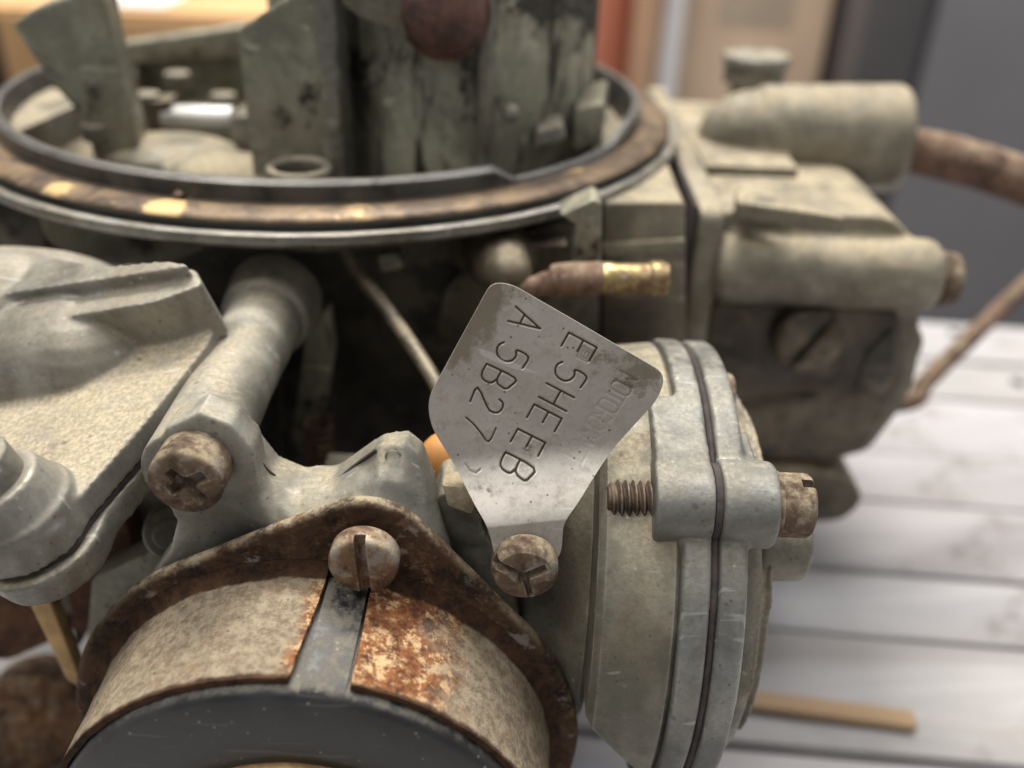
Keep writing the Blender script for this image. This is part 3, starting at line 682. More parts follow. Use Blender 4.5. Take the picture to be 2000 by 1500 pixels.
hs.cyl((15.2, -100, -55.6), (15.2, -70, -58.6), 24, 18, 48)
hs.box((10, -96, -50), (34, -70, -36))
build('choke_housing', hs, 'zinc_light', carb, voxel=.36, smooth=5, label='pale grey cast choke housing with screw post')
# parting line left by the mould along the housing's shoulder
build('housing_rim', B().tube([p + V((0, -.22, .22)) for p in spline([(4.35, -99.60, -10.96), (6.65, -98.80, -13.33), (8.51, -98.20, -16.47), (10.24, -98.00, -19.45), (12.88, -98.00, -20.74), (16.94, -98.00, -20.19), (19.75, -98.20, -17.59), (22.10, -98.60, -15.27)], 5)], .2, 6), 'gasket', carb, label='dark casting line along the housing shoulder')
build('housing_ear', B().cyl((-5.24, -92.00, -33.61), (-7.93, -86.00, -37.88), 3.4, seg=28, ch=.4).cyl((-5.17, -93.20, -32.93), (-6.17, -91.00, -34.50), 1.8, seg=20), 'zinc', carb, bevel=.2)
for px_, py_, r_ in (((24.07, -99.60, -15.36), 0, .8),):
    build('cast_ring_mark', B().rev([(r_ - .14, 0), (r_, -.14), (r_ + .14, 0)], V(px_) + V((0, .1, 0)), (0, 1, 0), 20, cap=False), 'zinc_light', carb)
# --- ledges right of the lug, under the tag
lg = B()
lg.prism(rounded([(29.18, -99.00, -20.05), (33.65, -99.00, -22.12), (33.99, -99.00, -25.05), (37.42, -99.00, -31.82), (39.98, -99.00, -49.85), (27.57, -99.00, -50.55), (27.89, -99.00, -23.14)], 1, 3), (0, 12, 0))
build('housing_ledge', lg, 'zinc', carb, voxel=.45, smooth=3, disp=.2, dscale=3)
build('gasket_scrap', B().prism([(29.27, -100.00, -18.58), (31.68, -100.00, -18.74), (33.22, -100.00, -21.00), (32.56, -100.00, -22.47), (29.83, -100.00, -21.52)], (0, 3, 0)), 'gasket_tan', carb, bevel=.4, disp=.2, dscale=1.5)
build('screw_boss', B().cyl((38.6, -101.2, -23.5), (38.6, -86, -23.5), 4.2, 5.0, 36, .5), 'zinc', carb, bevel=.2)

# --- choke clamp: flange with screw ear, and two skirt strips with a gap between them
CX, CZ, FY = 15.2, -55.6, -104.0
clamp = bpy.data.objects.new('choke_clamp', None); clamp.parent = carb; clamp.location = V((CX, FY, CZ)) - world_loc(carb); COL.objects.link(clamp)
def cpt(r, deg, y): a = math.radians(deg); return V((CX + r * math.cos(a), y, CZ + r * math.sin(a)))
fl = []
ear = V((21.5, 0, -25.4))
for i in range(360):
    deg = i; a = math.radians(deg); dv = V((math.cos(a), 0, math.sin(a))); r = 31.2
    # hull of the disc and the ear circle of radius 7 about the ear centre
    e = ear - V((CX, 0, CZ)); best = r
    for t in range(0, 41):
        f = t / 40; c_ = e * f; rad = r + (7.2 - r) * f
        bq = dv.dot(c_); disc = bq * bq - c_.length_squared + rad * rad
        if disc > 0: best = max(best, bq + math.sqrt(disc))
    fl.append((best, deg))
fb = B(); nv = len(fl); ri = 27.0
prof_off = [(0, .9), (0, .1), (-.5, -.35), (-1.1, -.42)]
vs = []
for r, deg in fl:
    wv = .15 * mnoise.noise(V((math.cos(math.radians(deg)) * 4, math.sin(math.radians(deg)) * 4, 2)))
    for ro, yo in [(-1.3, 1.5), (-.25, 1.5), (0, 1.2), (.12, .5), (-.05, 0), (-.7, -.12), (-1.6, 0)]: vs.append(cpt(r + ro + wv, deg, FY + yo))
    for f in (.3, .6): vs.append(cpt(r + (ri - r) * f, deg, FY + .05))
    vs.append(cpt(ri, deg, FY)); vs.append(cpt(ri, deg, FY + 1.5))
m_ = 11
fb.add(vs, [[i * m_ + j, i * m_ + (j + 1) % m_, ((i + 1) % nv) * m_ + (j + 1) % m_, ((i + 1) % nv) * m_ + j] for i in range(nv) for j in range(m_)])
build('flange', fb, 'flange_rust', clamp, sharp=70, label='rust brown clamp flange with a raised screw ear')
def skirt(a0, a1, bare_side, y_front, n=110):
    prof = [(29.2, FY - .05), (28.6, FY - .2), (28.1, FY - .5), (27.8, FY - 1.0), (27.65, FY - 1.8)]
    m = 9
    for i in range(1, m + 1): prof.append((27.65, FY - 1.8 + (y_front - (FY - 1.8)) * i / m))
    inner = [(r - .75, y if y < FY - 1 else y + .5) for r, y in reversed(prof)]
    vs = []; bare = []
    P = prof + inner; np_ = len(P)
    for k in range(n + 1):
        f = k / n
        for (r, y) in P:
            # the edge at the gap runs slightly askew, like the tapered gap
            sk = (y - FY) / (y_front - FY)
            deg = a0 + (a1 - a0) * f
            if bare_side == 'L': deg = a0 + 0.0 + (a1 - a0) * f + (1 - f) * 2.2 * sk
            jag = (.35 * mnoise.noise(V((y * 1.7, deg * .1, 4))) if k == 0 else 0)
            dist = abs(deg - a0)
            hgt = .16 * mnoise.noise(V((deg * .25, y * .8, r * .1)))
            vs.append(cpt(r + hgt, deg + jag, y)); bare.append((dist, sk))
    fs = [[k * np_ + i, k * np_ + (i + 1) % np_, (k + 1) * np_ + (i + 1) % np_, (k + 1) * np_ + i] for k in range(n) for i in range(np_)]
    fs += [list(range(np_)), [n * np_ + i for i in range(np_)][::-1]]
    o = build('skirt', B().add(vs, fs), 'skirt', clamp, sharp=40)
    at = o.data.attributes.new('bare', 'FLOAT', 'POINT')
    rt = o.data.attributes.new('root', 'FLOAT', 'POINT')
    for i, (d_, sk) in enumerate(bare):
        val = (1.15 - d_ / 30.) if bare_side == 'R' else (.78 - d_ / 10.)
        at.data[i].value = val
        rt.data[i].value = (1. if sk < .04 else max(0, 1 - (sk - .04) / .10)) + (.75 if sk > .975 else 0)
    return o
sl = skirt(86.0, 236.0, 'L', -119.2); sl['label'] = 'dusty tan left strip of the choke clamp'
sr = skirt(75.6, -60.0, 'R', -118.9); sr['label'] = 'orange rusted right strip of the choke clamp'

# --- black choke cap with index rib and raised centre
cap = build('choke_cap', B().rev([(.01, -102), (26.6, -102), (26.75, -118.9), (26.65, -119.5), (26.3, -119.95), (25.6, -120.2), (21, -120.3), (17.6, -120.1), (16.6, -119.7), (.01, -119.7)][::-1], (CX, 0, CZ), (0, 1, 0), 128), 'phenolic', carb, sharp=50, label='black phenolic choke thermostat cap')
build('index_rib', B().rev([(26.0, -120.0), (26.5, -119.8), (26.85, -119.2), (27.1, -117.5), (27.2, -104.4), (26.0, -104.4)], (CX, 0, CZ), (0, 1, 0), 12, math.radians(4.3), math.radians(13.6), close=True), 'phenolic', cap)
build('centre_disc', B().rev([(.01, -121.4), (14.2, -121.4), (15.4, -121.0), (15.8, -120.4), (15.8, -119.3), (.01, -119.3)][::-1], (CX, 0, CZ), (0, 1, 0), 72), 'brass_dull', cap, label='tan metal disc in the middle of the cap')

screw_head('clamp_screw', (21.63, -105.30, -23.84), 3.72, 2.6, clamp, 'screw_steel', slots=((math.radians(3), 9, 1.25, 1.1, 0),), dome=.8, shank=5, label='slotted rusty screw in the clamp ear')
screw_head('post_screw', (3.33, -100.90, -15.76), 3.9, 4.4, carb, 'screw', slots=((math.radians(42), 5.0, 1.3, 1.6, -.3), (math.radians(118), 4.6, 1.4, 1.4, -.3), (math.radians(80), 2.4, 2.2, 1.2, 0)), dome=.55, shank=3, label='rusted cross slot screw in the post end')
screw_head('tag_screw', (38.68, -104.30, -24.86), 3.62, 2.7, carb, 'screw', slots=((math.radians(66), 4.6, 1.2, 1.3, 1.6), (math.radians(118), 3.4, 1.2, 1.2, -.9), (math.radians(15), 3.2, .7, .9, -1.8)), dome=1.3, shank=3, label='rusted screw holding the stamped tag')

# --- stamped tag: sheet with a bent foot; letters pressed in as real grooves
TP, TR, TU, TN = [V(q) for q in ((39.8857, -95.3601, -8.6185), (0.9976, 0.0698, -0.0000), (-0.0204, 0.2917, 0.9563), (0.0667, -0.9540, 0.2924))]
out2 = [(-12.40, -1.06), (-5.67, 11.47), (-3.52, 11.28), (13.20, 1.87), (12.57, -0.82), (3.62, -11.85), (2.18, -13.54), (1.98, -18.46), (-4.96, -18.41), (-5.81, -14.11), (-7.54, -11.69), (-12.02, -4.04)]
rad = [3.2, 3.6, 2.2, 3.2, 2.5, 2.2, 1.5, 3, 3, 1.5, 2.5, 3.0]
poly = [(p.x, p.y) for p in rounded([V((a, b, 0)) for a, b in out2], rad, 7)]
# letters: strokes in a 0..0.5 x 0..1 cell, reading direction U, up direction W (both in the sheet)
GL = {
 'A': [[(0, 0), (.25, 1), (.5, 0)], [(.1, .36), (.4, .36)]],
 'B': [[(0, 0), (0, 1), (.28, 1), (.42, .92), (.44, .78), (.40, .6), (.28, .52), (0, .52)], [(.28, .52), (.46, .42), (.5, .26), (.46, .08), (.3, 0), (0, 0)]],
 'E': [[(.48, 0), (0, 0), (0, 1), (.48, 1)], [(0, .52), (.4, .52)]],
 'H': [[(0, 0), (0, 1)], [(.5, 0), (.5, 1)], [(0, .52), (.5, .52)]],
 '5': [[(.46, 1), (.06, 1), (.03, .58), (.2, .64), (.38, .6), (.5, .44), (.49, .2), (.36, .04), (.16, 0), (.0, .1)]],
 '2': [[(.02, .78), (.08, .94), (.25, 1), (.43, .93), (.48, .76), (.42, .58), (.0, 0), (.5, 0)]],
 '7': [[(0, 1), (.5, 1), (.34, .62), (.2, .3), (.12, 0)]],
 'M': [[(0, 0), (0, 1), (.25, .4), (.5, 1), (.5, 0)]], 'O': [[(.12, 0), (0, .2), (0, .8), (.12, 1), (.38, 1), (.5, .8), (.5, .2), (.38, 0), (.12, 0)]],
 'T': [[(0, 1), (.5, 1)], [(.25, 1), (.25, 0)]], 'R': [[(0, 0), (0, 1), (.35, 1), (.5, .86), (.5, .66), (.35, .52), (0, .52)], [(.25, .52), (.5, 0)]],
 'C': [[(.5, .8), (.38, 1), (.12, 1), (0, .8), (0, .2), (.12, 0), (.38, 0), (.5, .2)]], 'F': [[(0, 0), (0, 1), (.48, 1)], [(0, .52), (.4, .52)]],
 '#': [[(0, .1), (0, .55), (.45, .55), (.45, .1), (0, .1)], [(.1, .2), (.35, .2), (.35, .45), (.1, .45), (.1, .2)], [(.12, .32), (.34, .32)]],
 ')': [[(0, 1), (.2, .9), (.24, .6), (.1, .35)]],
}
U0 = V((-2.78, -8.66)) - V((4.02, 4.42)); U0.normalize()
W0 = V((U0.y, -U0.x)); W0 = -W0 if W0.x < 0 else W0
strokes = []
def put(ch, c, H=3.45, w=1., depth=1., sk=0.):
    c = V(c)
    for pl in GL[ch]:
        if ch in 'B52OCR7' and len(pl) > 4:
            pl = [tuple(q)[:2] for q in spline([V((a, b, 0)) for a, b in pl], 3)]
        q = [c + U0 * ((a - .25) * H * w + sk * b) + W0 * ((b - .5) * H) for a, b in pl]
        strokes.append((q, depth))
for ch, p in zip('A5B27', ((-1.93, 7.38), (-3.44, 3.71), (-4.94, 1.23), (-5.90, -1.39), (-6.92, -4.32))): put(ch, p, depth=1. if ch != '7' else .85)
for ch, p in zip('E5HEEB', ((3.79, 4.64), (2.89, 1.60), (1.53, -0.91), (0.25, -3.27), (-1.48, -6.01), (-2.78, -8.66))): put(ch, p)
put('#', (4.87, 3.59), 2.9, 1.0, .55); put(')', (-8.12, -8.83), 2.6, 1, .6)
a_, b_ = V((9.09, 1.17)), V((3.48, -7.67))
for i, ch in enumerate('MOTORCRAFT'):
    dp = (.62, .60, .5, .5, .34, .36, .22, .26, .12, .24)[i]
    put(ch, a_ + (b_ - a_) * i / 9., 2.15, .95, dp * .9)
segs = []
for q, dp in strokes:
    for i in range(len(q) - 1): segs.append((q[i].x, q[i].y, q[i + 1].x, q[i + 1].y, dp))
cell = {}
for s_ in segs:
    x0, x1 = sorted((s_[0], s_[2])); y0, y1 = sorted((s_[1], s_[3]))
    for ix in range(int((x0 - .6) // 1), int((x1 + .6) // 1) + 1):
        for iy in range(int((y0 - .6) // 1), int((y1 + .6) // 1) + 1): cell.setdefault((ix, iy), []).append(s_)
def groove(x, y):
    g = 0.; bur = 0.
    for x0, y0, x1, y1, dp in cell.get((int(x // 1), int(y // 1)), ()):
        dx, dy = x1 - x0, y1 - y0; L2 = dx * dx + dy * dy + 1e-9
        t = max(0, min(1, ((x - x0) * dx + (y - y0) * dy) / L2))
        d_ = math.hypot(x - x0 - t * dx, y - y0 - t * dy)
        if d_ < .17: g = max(g, dp * (1 - (d_ / .17) ** 2))
        elif d_ < .36: bur = max(bur, dp * (1 - abs(d_ - .24) / .12))
    return g, (max(0, bur) if g == 0 else 0)
def inside(x, y):
    c_ = False; j = len(poly) - 1
    for i in range(len(poly)):
        xi, yi = poly[i]; xj, yj = poly[j]
        if (yi > y) != (yj > y) and x < (xj - xi) * (y - yi) / (yj - yi) + xi: c_ = not c_
        j = i
    return c_
xs = [p[0] for p in poly]; ys = [p[1] for p in poly]
# boundary resampled, interior on a fine grid
bd = []
for i in range(len(poly)):
    a, b = V(poly[i]), V(poly[(i + 1) % len(poly)]); n_ = max(1, int((b - a).length / .3))
    for k in range(n_): bd.append(a + (b - a) * k / n_)
bd = [p for i, p in enumerate(bd) if (p - bd[i - 1]).length > .02]
inner = []; st = .125
yy = min(ys); row = 0
while yy < max(ys):
    # crossings of this row with the outline
    cr = []
    for i in range(len(poly)):
        (xa, ya), (xb, yb) = poly[i - 1], poly[i]
        if (ya > yy) != (yb > yy): cr.append(xa + (yy - ya) * (xb - xa) / (yb - ya))
    cr.sort()
    for q in range(0, len(cr) - 1, 2):
        xx = cr[q] + .12 + (st * .5 if row % 2 else 0)
        while xx < cr[q + 1] - .12: inner.append(V((xx, yy))); xx += st
    yy += st * .9; row += 1
nb = len(bd)
co2, _, fc, *_r = geometry.delaunay_2d_cdt([V((p.x, p.y)) for p in bd] + inner, [], [list(range(nb))], 1, 1e-5)
VB = V((-2.65, -6.48)).y; VF = V((-1.94, -13.52)).y
def sheet(x, y):
    """sheet point to space: flat above the bend, then out towards the viewer, then straight down at the screw"""
    # fold line slightly tilted, like the wrung foot in the photo
    s_ = (VB + .10 * x) - y
    off = 0.; dn = 0.
    if s_ > 0:
        L = VB - VF
        t = min(1., s_ / L); off = 4.3 * (.35 * t * t + .65 * t * t * (3 - 2 * t)) 
        if s_ > L: off = 4.3 + (s_ - L) * .06
    bow = .004 * (x * x) - .12 * math.sin(y * .16)
    return off + bow
verts = []; gro = []; gri = []
for p in co2:
    g, bur = groove(p.x, p.y)
    n_ = sheet(p.x, p.y) - .13 * g + .025 * bur
    verts.append(TP + TR * p.x + TU * p.y + TN * n_); gro.append(g)
    d_edge = 0
    # soot gathers by the top left corner, along the left edge and at the worn right corner
    def near(q, r): return max(0, 1 - ((p.x - q[0]) ** 2 + (p.y - q[1]) ** 2) ** .5 / r)
    gri.append(.24 + .55 * near((-5.38, 9.69), 4.5) + .5 * near((-8.59, 6.67), 4) + .42 * near((-9.93, 3.34), 4) + .6 * near((5.72, 3.14), 3.2) + .62 * near((10.50, 2.20), 4.5) + .3 * near((-5.68, -10.80), 4) + .2 * near((-11.03, -2.31), 3) - .3 * near((-1.38, -13.22), 6))
nf = len(verts)
back = [v - TN * .62 for v in verts]
faces = [list(f) for f in fc]
# orientation so that fronts face TN
f0 = faces[0]; nn = (verts[f0[1]] - verts[f0[0]]).cross(verts[f0[2]] - verts[f0[0]])
if nn.dot(TN) < 0: faces = [f[::-1] for f in faces]
ec = {}
for f in faces:
    for i in range(len(f)):
        a, b = f[i], f[(i + 1) % len(f)]; ec[(a, b)] = 1
rim_ = [(a, b) for (a, b) in ec if (b, a) not in ec]
allf = faces + [[i + nf for i in f[::-1]] for f in faces] + [[b, a, a + nf, b + nf] for a, b in rim_]
tg = build('stamped_tag', B().add(verts + back, allf), 'tag', carb, sharp=50, label='worn steel tag stamped A5B27 and E5HE EB')
a1 = tg.data.attributes.new('groove', 'FLOAT', 'POINT'); a2_ = tg.data.attributes.new('grime', 'FLOAT', 'POINT')
for i in range(nf):
    a1.data[i].value = gro[i]; a1.data[i + nf].value = 0
    a2_.data[i].value = gri[i]; a2_.data[i + nf].value = .4

# --- accelerator pump housing at the right: body half, gaskets, cover, lug and bolts
def disc(b, x0, x1, r0, r1=None, cy=-83., cz=-42., n=112, ch=.35):
    """round plate across X; the whole can leans a little, its top towards +X"""
    r1 = r0 if r1 is None else r1; vs = []
    pr = [(r0 - ch, x0), (r0, x0 + ch), (r1, x1 - ch), (r1 - ch, x1)]
    for i in range(n):
        a = 2 * math.pi * i / n
        for r_, x_ in pr:
            z_ = cz + r_ * math.sin(a); vs.append(V((x_ + .02 * (z_ + 24), cy + r_ * math.cos(a), z_)))
    b.add(vs, [[i * 4 + j, i * 4 + j + 1, ((i + 1) % n) * 4 + j + 1, ((i + 1) % n) * 4 + j] for i in range(n) for j in range(3)] +
          [[i * 4 for i in range(n)], [i * 4 + 3 for i in range(n)][::-1]])
    return b
pump = bpy.data.objects.new('pump_housing', None); pump.parent = carb; pump.location = V((57, -84, -44)) - world_loc(carb); COL.objects.link(pump)
b = B(); disc(b, 46.6, 55.6, 28.4, 29.2, ch=.8)
cutb = B().prism([(30, -125, -20.4), (60.5, -125, -61), (60.5, -125, -95), (30, -125, -95)], (0, 80, 0))
build('pump_body', b, 'zinc', pump, cut=[cutb], bevel=.8, seg=3, sharp=30)
b = B(); disc(b, 36, 47.5, 15, 24.5, cy=-80., ch=1.0); build('body_cone', b, 'zinc', pump, sharp=50)
b = B(); disc(b, 55.4, 58.55, 29.8)
b.cyl((52.2, -100, -19.5), (58.55, -100, -19.5), 4.6, seg=48, ch=.35).box((52.5, -104.0, -31), (55.2, -96, -19))
b.prism(rounded([(52.4, -104.3, -20), (52.4, -102.2, -15.8), (52.4, -97, -14.0), (52.4, -88, -12.6), (52.4, -88, -20), (52.4, -98, -26)], 1.5, 3), (6.0, 0, 0))
build('body_flange', b, 'zinc_blue', pump, voxel=.34, smooth=2)
b = B(); disc(b, 58.57, 59.25, 29.5, ch=.2); b.cyl((58.57, -100, -19.5), (59.25, -100, -19.5), 4.4, seg=48)
build('diaphragm', b, 'gasket', pump, label='dark rubber diaphragm edge', disp=.1, dscale=1.5)
b = B(); disc(b, 59.27, 62.5, 29.7, ch=.4); b.cyl((59.27, -100, -19.5), (65.4, -100, -19.5), 4.8, seg=48, ch=.5)
b.box((59.4, -101, -22), (64.2, -90, -16.2))
build('pump_cover', b, 'zinc_blue', pump, voxel=.34, smooth=2)
b = B(); disc(b, 62.2, 65.6, 25.4, 24.8, cy=-81.5, cz=-44., ch=.3); disc(b, 65.2, 67.2, 24.8, 23., cy=-81.5, cz=-44., ch=1.2); disc(b, 66.8, 69.0, 23., 17., cy=-81.5, cz=-44., ch=1.0)
build('cover_dome', b, 'zinc', pump, voxel=.42, smooth=4)
build('cover_boss', B().cyl((66, -93.5, -29.5), (72.5, -93.5, -29.5), 5.3, 5.0, 36, .8), 'zinc', pump, bevel=.3)
# bolt through the lug: threads on the left, slotted head on the right
bolt = bpy.data.objects.new('lug_bolt', None); bolt.parent = carb; bolt.location = V((58, -100, -19.4)) - world_loc(carb); COL.objects.link(bolt)
vs = []; segn = 28; turns = 8; pitch = .82; rows = []
nn_ = turns * segn
for k in range(nn_ + 1):
    a = 2 * math.pi * k / segn; x_ = 47.7 + pitch * k / segn
    tap = min(1, .80 + .20 * k / segn)
    rows.append([(x_ - pitch / 2, 1.42 * tap, a), (x_ - pitch * .08, 2.08 * tap, a), (x_ + pitch * .08, 2.08 * tap, a), (x_ + pitch / 2, 1.42 * tap, a)])
b = B(); vs = []
for r_ in rows:
    for x_, rr, a in r_: vs.append(V((x_, -100 + rr * math.cos(a), -19.4 + rr * math.sin(a))))
b.add(vs, [[k * 4 + i, k * 4 + i + 1, (k + 1) * 4 + i + 1, (k + 1) * 4 + i] for k in range(nn_) for i in range(3)])
b.cyl((47.45, -100, -19.4), (66, -100, -19.4), 1.43, seg=28, ch=.2)
build('thread', b, 'thread', bolt, sharp=60, label='rusty threaded end of the bolt')
screw_head('bolt_head', (65.45, -100, -19.4), 3.55, 4.2, bolt, 'screw', slots=((math.radians(10), 9, 1.1, 1.6, 0),), dome=.7, axis=(1, 0, 0), label='rusty cylindrical bolt head')
build('washer', B().cyl((65.4, -100, -19.4), (66.0, -100, -19.4), 3.75, seg=40, ch=.1), 'screw', bolt)
screw_head('cover_screw', (61.2, -80, -17.5), 2.7, 3.4, carb, 'screw', dome=.8, axis=(1, 0, 0), label='rusty screw behind the pump cover')

# --- fuel bowl at the far right
bowl = bpy.data.objects.new('fuel_bowl', None); bowl.parent = carb; bowl.location = V((88, -10, -40)) - world_loc(carb); COL.objects.link(bowl)
build('bowl_gasket', B().box((64.9, -38.5, -66), (65.6, 44, -7.6)), 'gasket', bowl)
build('bowl_flange', B().prism(rounded([(65.62, -38.6, -8), (65.62, 44, -7), (65.62, 44, -68), (65.62, -38.6, -68)], 3, 4), (4.4, 0, 0)), 'zinc_bowl', bowl, bevel=.7, seg=3)
b = B()
b.prism(rounded([(69.5, -35, -9.2), (98, -35, -9.2), (104, -35, -14), (109.5, -35, -36), (109.5, -35, -44), (105, -35, -56), (98, -35, -58.5), (69.5, -35, -58.5)], 2.5, 3), (0, 74, 0))
b.cyl((69.5, -36, -18.8), (107, -36, -18.8), 6.1, 6.1, 36, 1.5)
b.cyl((106.5, -30, -36), (106.5, 10, -36), 5.5, seg=30)
build('bowl_body', b, 'zinc_bowl', bowl, voxel=.55, smooth=3, label='cast fuel bowl, cream on top and dark in front')
build('front_panel', B().prism(rounded([(70.2, -36.0, -25.5), (103, -36.0, -25.5), (107.5, -36.0, -38), (104, -36.0, -55), (98, -36.0, -57.5), (70.2, -36.0, -57.5)], 2.5, 3), (0, 3, 0)), 'zinc_brown', bowl, bevel=.8, seg=3, label='dark varnish stained front of the bowl')
build('panel_rib', B().prism([(77.89, -36.80, -45.40), (92.30, -36.80, -42.54), (92.57, -36.80, -43.84), (78.17, -36.80, -47.16)], (0, 1.2, 0)), 'zinc_brown', bowl, bevel=.4)
build('panel_dark_patch', B().prism(rounded([(99.17, -36.60, -41.81), (99.19, -36.60, -33.87), (102.88, -36.60, -28.62), (104.94, -36.60, -38.86), (104.17, -36.60, -42.12)], 1, 3), (0, 1.2, 0)), 'dark_body', bowl, bevel=.3)  # dark plate standing slightly proud of the panel
build('end_plug', B().cyl((106.8, -36, -19.3), (110.6, -36, -19.3), 4.8, 4.4, 28, .6), 'screw', bowl, label='tan rusty plug in the bowl end')
screw_head('bowl_screw', (87.35, -36.00, -30.42), 6.0, 4.6, bowl, 'zinc_brown', slots=((math.radians(-32), 14, 2.0, 1.6, 0),), dome=1.4, shank=3, label='large dark slotted screw on the bowl front')
b = B().cyl((82, 2, -6.4), (111, 2, -6.2), 9.4, 10.4, 44, 1.6).ball((82, 2, -7.2), 9.2, 1.15, 1, 1).box((69.8, -16, -12), (87, 6, -7.5))
build('inlet_boss', b, 'zinc_bowl', bowl, voxel=.5, smooth=4, label='cream round fuel inlet boss')
build('top_gusset', B().prism([(72.60, -30.96, -9.40), (87.57, -44.21, -9.40), (71.13, -38.84, -9.40)], (0, 0, 3.2)), 'zinc_bowl', bowl, voxel=.5, smooth=3)
b = B(); c_ = V((87.23, 30.00, -2.64)); hexp = [c_ + V((7.4 * math.cos(math.radians(60 * i + 12)), 7.4 * math.sin(math.radians(60 * i + 12)), 0)) for i in range(6)]
b.prism(hexp, (0, 0, 4.4)).cyl(c_ + V((0, 0, 4.2)), c_ + V((0, 0, 6.2)), 7.6, 7.0, 24).cyl(c_ + V((0, 0, -12)), c_ + V((0, 0, .2)), 4.6, 5.0, 24)
build('vent_fitting', b, 'zinc_light', bowl, bevel=.4, disp=.3, dscale=2.5, label='pale hexagonal fitting on the bowl top')
build('bowl_base', B().prism(rounded([(60, -38, -59.5), (100, -38, -59.5), (106, -38, -65), (103, -38, -71), (60, -38, -76)], 3, 3), (0, 70, 0)), 'zinc_brown', bowl, bevel=1.5, seg=3, label='brown base below the bowl')
build('fuel_line', B().tube(spline([(108, 2, -6.4), (111.86, 2.00, -7.91), (121.01, 1.00, -9.31), (129.20, 0.00, -10.95), (137.02, -2.00, -12.90), (152.35, -5.00, -17.74), (188, -10, -52), (196, -12, -74), (199, -13, -90.5)], 10), 4.5, 24, .05), 'rust_pipe', carb, label='thick rusty fuel pipe leaving to the right')
build('bleed_pipe', B().tube(spline([(98, -12, -62), (122.73, -8.00, -60.79), (127.49, -4.00, -58.00), (135.61, 2.00, -52.68), (145.93, 10.00, -47.03), (158.07, 18.00, -38.65), (170.52, 24.00, -28.35), (196, 34, -18), (214, 42, -30), (222, 46, -62), (224, 47, -92.5)], 8), 2.0, 18, .05), 'rust_pipe', carb, label='thin rusty pipe rising at the right')

# --- bowl cover at the left: flange, dome, step, upper hump, ear and screw
LN = V((-0.2494, -0.1995, 0.9476))
cov = bpy.data.objects.new('side_cover', None); cov.parent = carb; cov.location = V((-18.08, -89.13, -17.85)) - world_loc(carb); COL.objects.link(cov)
cf = [(-0.81, -77.46, -10.85), (-0.74, -82.37, -11.87), (-4.36, -93.88, -15.24), (-8.84, -105.38, -18.84), (-9.03, -108.95, -19.64), (-12.19, -110.53, -20.81), (-18.35, -109.32, -22.17), (-42.28, -99.31, -26.36), (-73.08, -52.40, -24.59), (-45.15, -56.34, -18.07), (-32.46, -55.55, -14.57), (-11.12, -65.24, -10.99)]
b = B().prism(rounded(cf, 1.4, 3), LN * -3.2)
b2 = V((-18.09, -76.72, -18.41)); b3 = V((-46.16, -75.40, -25.52))
b.cyl(b2, b3, 10.0, 10.0, 48).ball(b2, 10.0, seg=40).ball(b3, 10.0, seg=40)
b.prism(rounded([(-12.44, -75.34, -10.09), (-7.18, -72.58, -8.12), (-3.37, -74.60, -7.54), (-0.29, -80.01, -7.88), (-6.69, -80.39, -9.64)], 1.2, 3), LN * -5)
b.prism(rounded([(-51.64, -74.24, -16.79), (-29.76, -74.50, -11.09), (-7.35, -76.05, -5.52), (-3.17, -76.31, -4.47), (-0.91, -80.47, -4.76), (-6.51, -82.12, -6.58), (-26.80, -80.71, -11.62), (-47.79, -80.39, -17.08)], 1.2, 3), LN * -8)
b.prism(rounded([(-49.24, -76.83, -14.60), (-28.12, -76.75, -9.02), (-7.18, -79.03, -3.99), (-2.16, -79.51, -2.77), (-5.84, -77.20, -3.25), (-15.13, -75.27, -5.29), (-40.49, -60.51, -8.86), (-61.84, -56.71, -13.68)], 1.5, 3), LN * -9)
b.ball((-32.27, -69.47, -11.12), 9, 1.9, 1, .45)
e0 = V((-14.78, -105.13, -20.35)); b.cyl(e0 - LN * 3.2, e0 + LN * 1.5, 6.4, 6.2, 40).cyl(e0 + LN * 1, e0 + LN * 5.2, 6.0, 4.6, 40)
build('cover_plate', b, 'zinc_cover', cov, voxel=.34, smooth=2, label='dusty domed cover plate')
cp = bpy.data.objects[[o.name for o in cov.children if o.name.startswith('cover_plate')][0]]
st_ = cp.data.attributes.new('settle', 'FLOAT', 'POINT'); ow = world_loc(cp)
pl0 = V((-4.14, -92.72, -14.94)) * MM
for v in cp.data.vertices:
    hh = (v.co + ow - pl0).dot(LN) / MM
    st_.data[v.index].value = .75 * max(0., min(1., (.9 - hh) / .6)) * max(0., min(1., v.normal.dot(LN) * 2 - .8))
fl2 = [V(p) - LN * 3.25 for p in cf]
build('cover_gasket', B().prism(rounded([p + (V((-22.51, -78.78, -16.84)) - LN * 3.25 - p) * .012 for p in fl2], 1.4, 3), LN * -.7), 'gasket', cov, disp=.1, dscale=1.5)
fl3 = [p - LN * .75 for p in fl2]
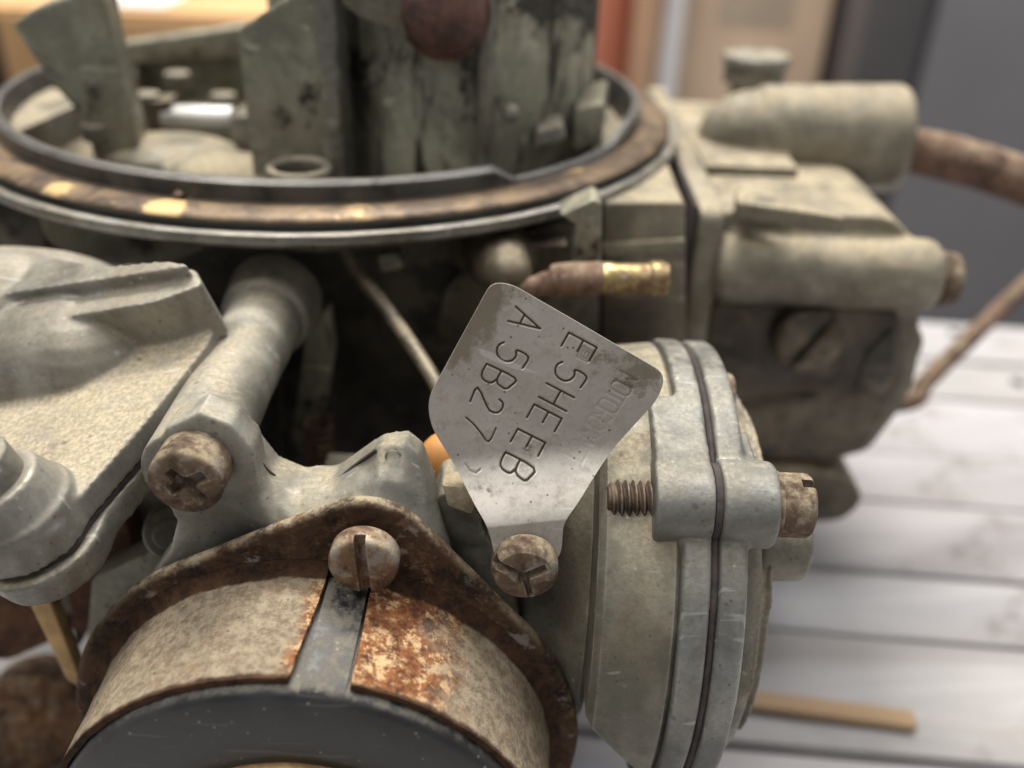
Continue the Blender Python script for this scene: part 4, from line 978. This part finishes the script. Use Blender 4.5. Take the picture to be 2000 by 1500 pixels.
b = B().prism(rounded(fl3, 1.4, 3), LN * -3.4); b.cyl(e0 - LN * 4, e0 - LN * 8.2, 7.2, 6.4, 40)
build('cover_seat', b, 'zinc_clean', cov, voxel=.5, smooth=5)
screw_head('cover_screw', e0 + LN * 5.0, 3.5, 3.6, cov, 'zinc_clean', slots=((math.radians(60), 9, 1.1, 1.2, 0),), dome=.5, axis=tuple(LN), shank=4, label='dark slotted screw in the cover ear')
0 and build('cover_web', B().prism([(-19.27, -88.00, -35.95), (2.12, -88.00, -9.93), (2.70, -88.00, -14.74), (-8.92, -88.00, -33.75), (-19.21, -88.00, -45.69)], (-6, 20, 0)), 'dark_body', cov, bevel=1)

# --- linkage low at the left
build('pump_link', B().prism(rounded([(-25.00, -94.00, -42.64), (-22.04, -94.00, -42.05), (-21.22, -94.00, -54.98), (-21.10, -94.00, -60.48), (-22.92, -94.00, -59.05)], .6, 2), (.5, 1.6, 0)), 'brass_dull', carb, bevel=.25, label='flat yellowish link strip')
build('fast_idle_lever', B().prism(rounded([(-25.18, -84.00, -45.88), (-15.21, -84.00, -38.13), (-14.61, -84.00, -42.58), (-22.26, -84.00, -56.45), (-26.81, -84.00, -64.00)], 1.5, 3), (0, 4, 0)), 'rust_dark', carb, bevel=.6)
build('idle_arm', B().prism(rounded([(-19.21, -88.00, -45.69), (-7.73, -88.00, -38.81), (-14.62, -88.00, -51.11), (-22.49, -88.00, -58.48)], 1, 3), (0, 4, 0)), 'zinc_green', carb, bevel=.6)
build('throttle_lever', B().prism(rounded([(-55.55, -78.00, -58.85), (-33.97, -78.00, -59.82), (-29.79, -78.00, -66.08), (-42.01, -78.00, -73.54), (-60.01, -78.00, -73.37)], 1.5, 3), (0, 6, 0)), 'rust_dark', carb, bevel=.8)
build('rusty_knob', B().cyl((-39.38, -82.00, -84.35), (-44.84, -70.00, -91.41), 8.5, 8, 36, 1.5), 'rust_dark', carb, bevel=.4, disp=.3, dscale=3, label='rusty round knob low at the left')
build('rear_casting', B().box((-34, -80, -62), (-4, -30, -34)), 'dark_body', carb, bevel=2)

bpy.data.scenes.remove(TMP)
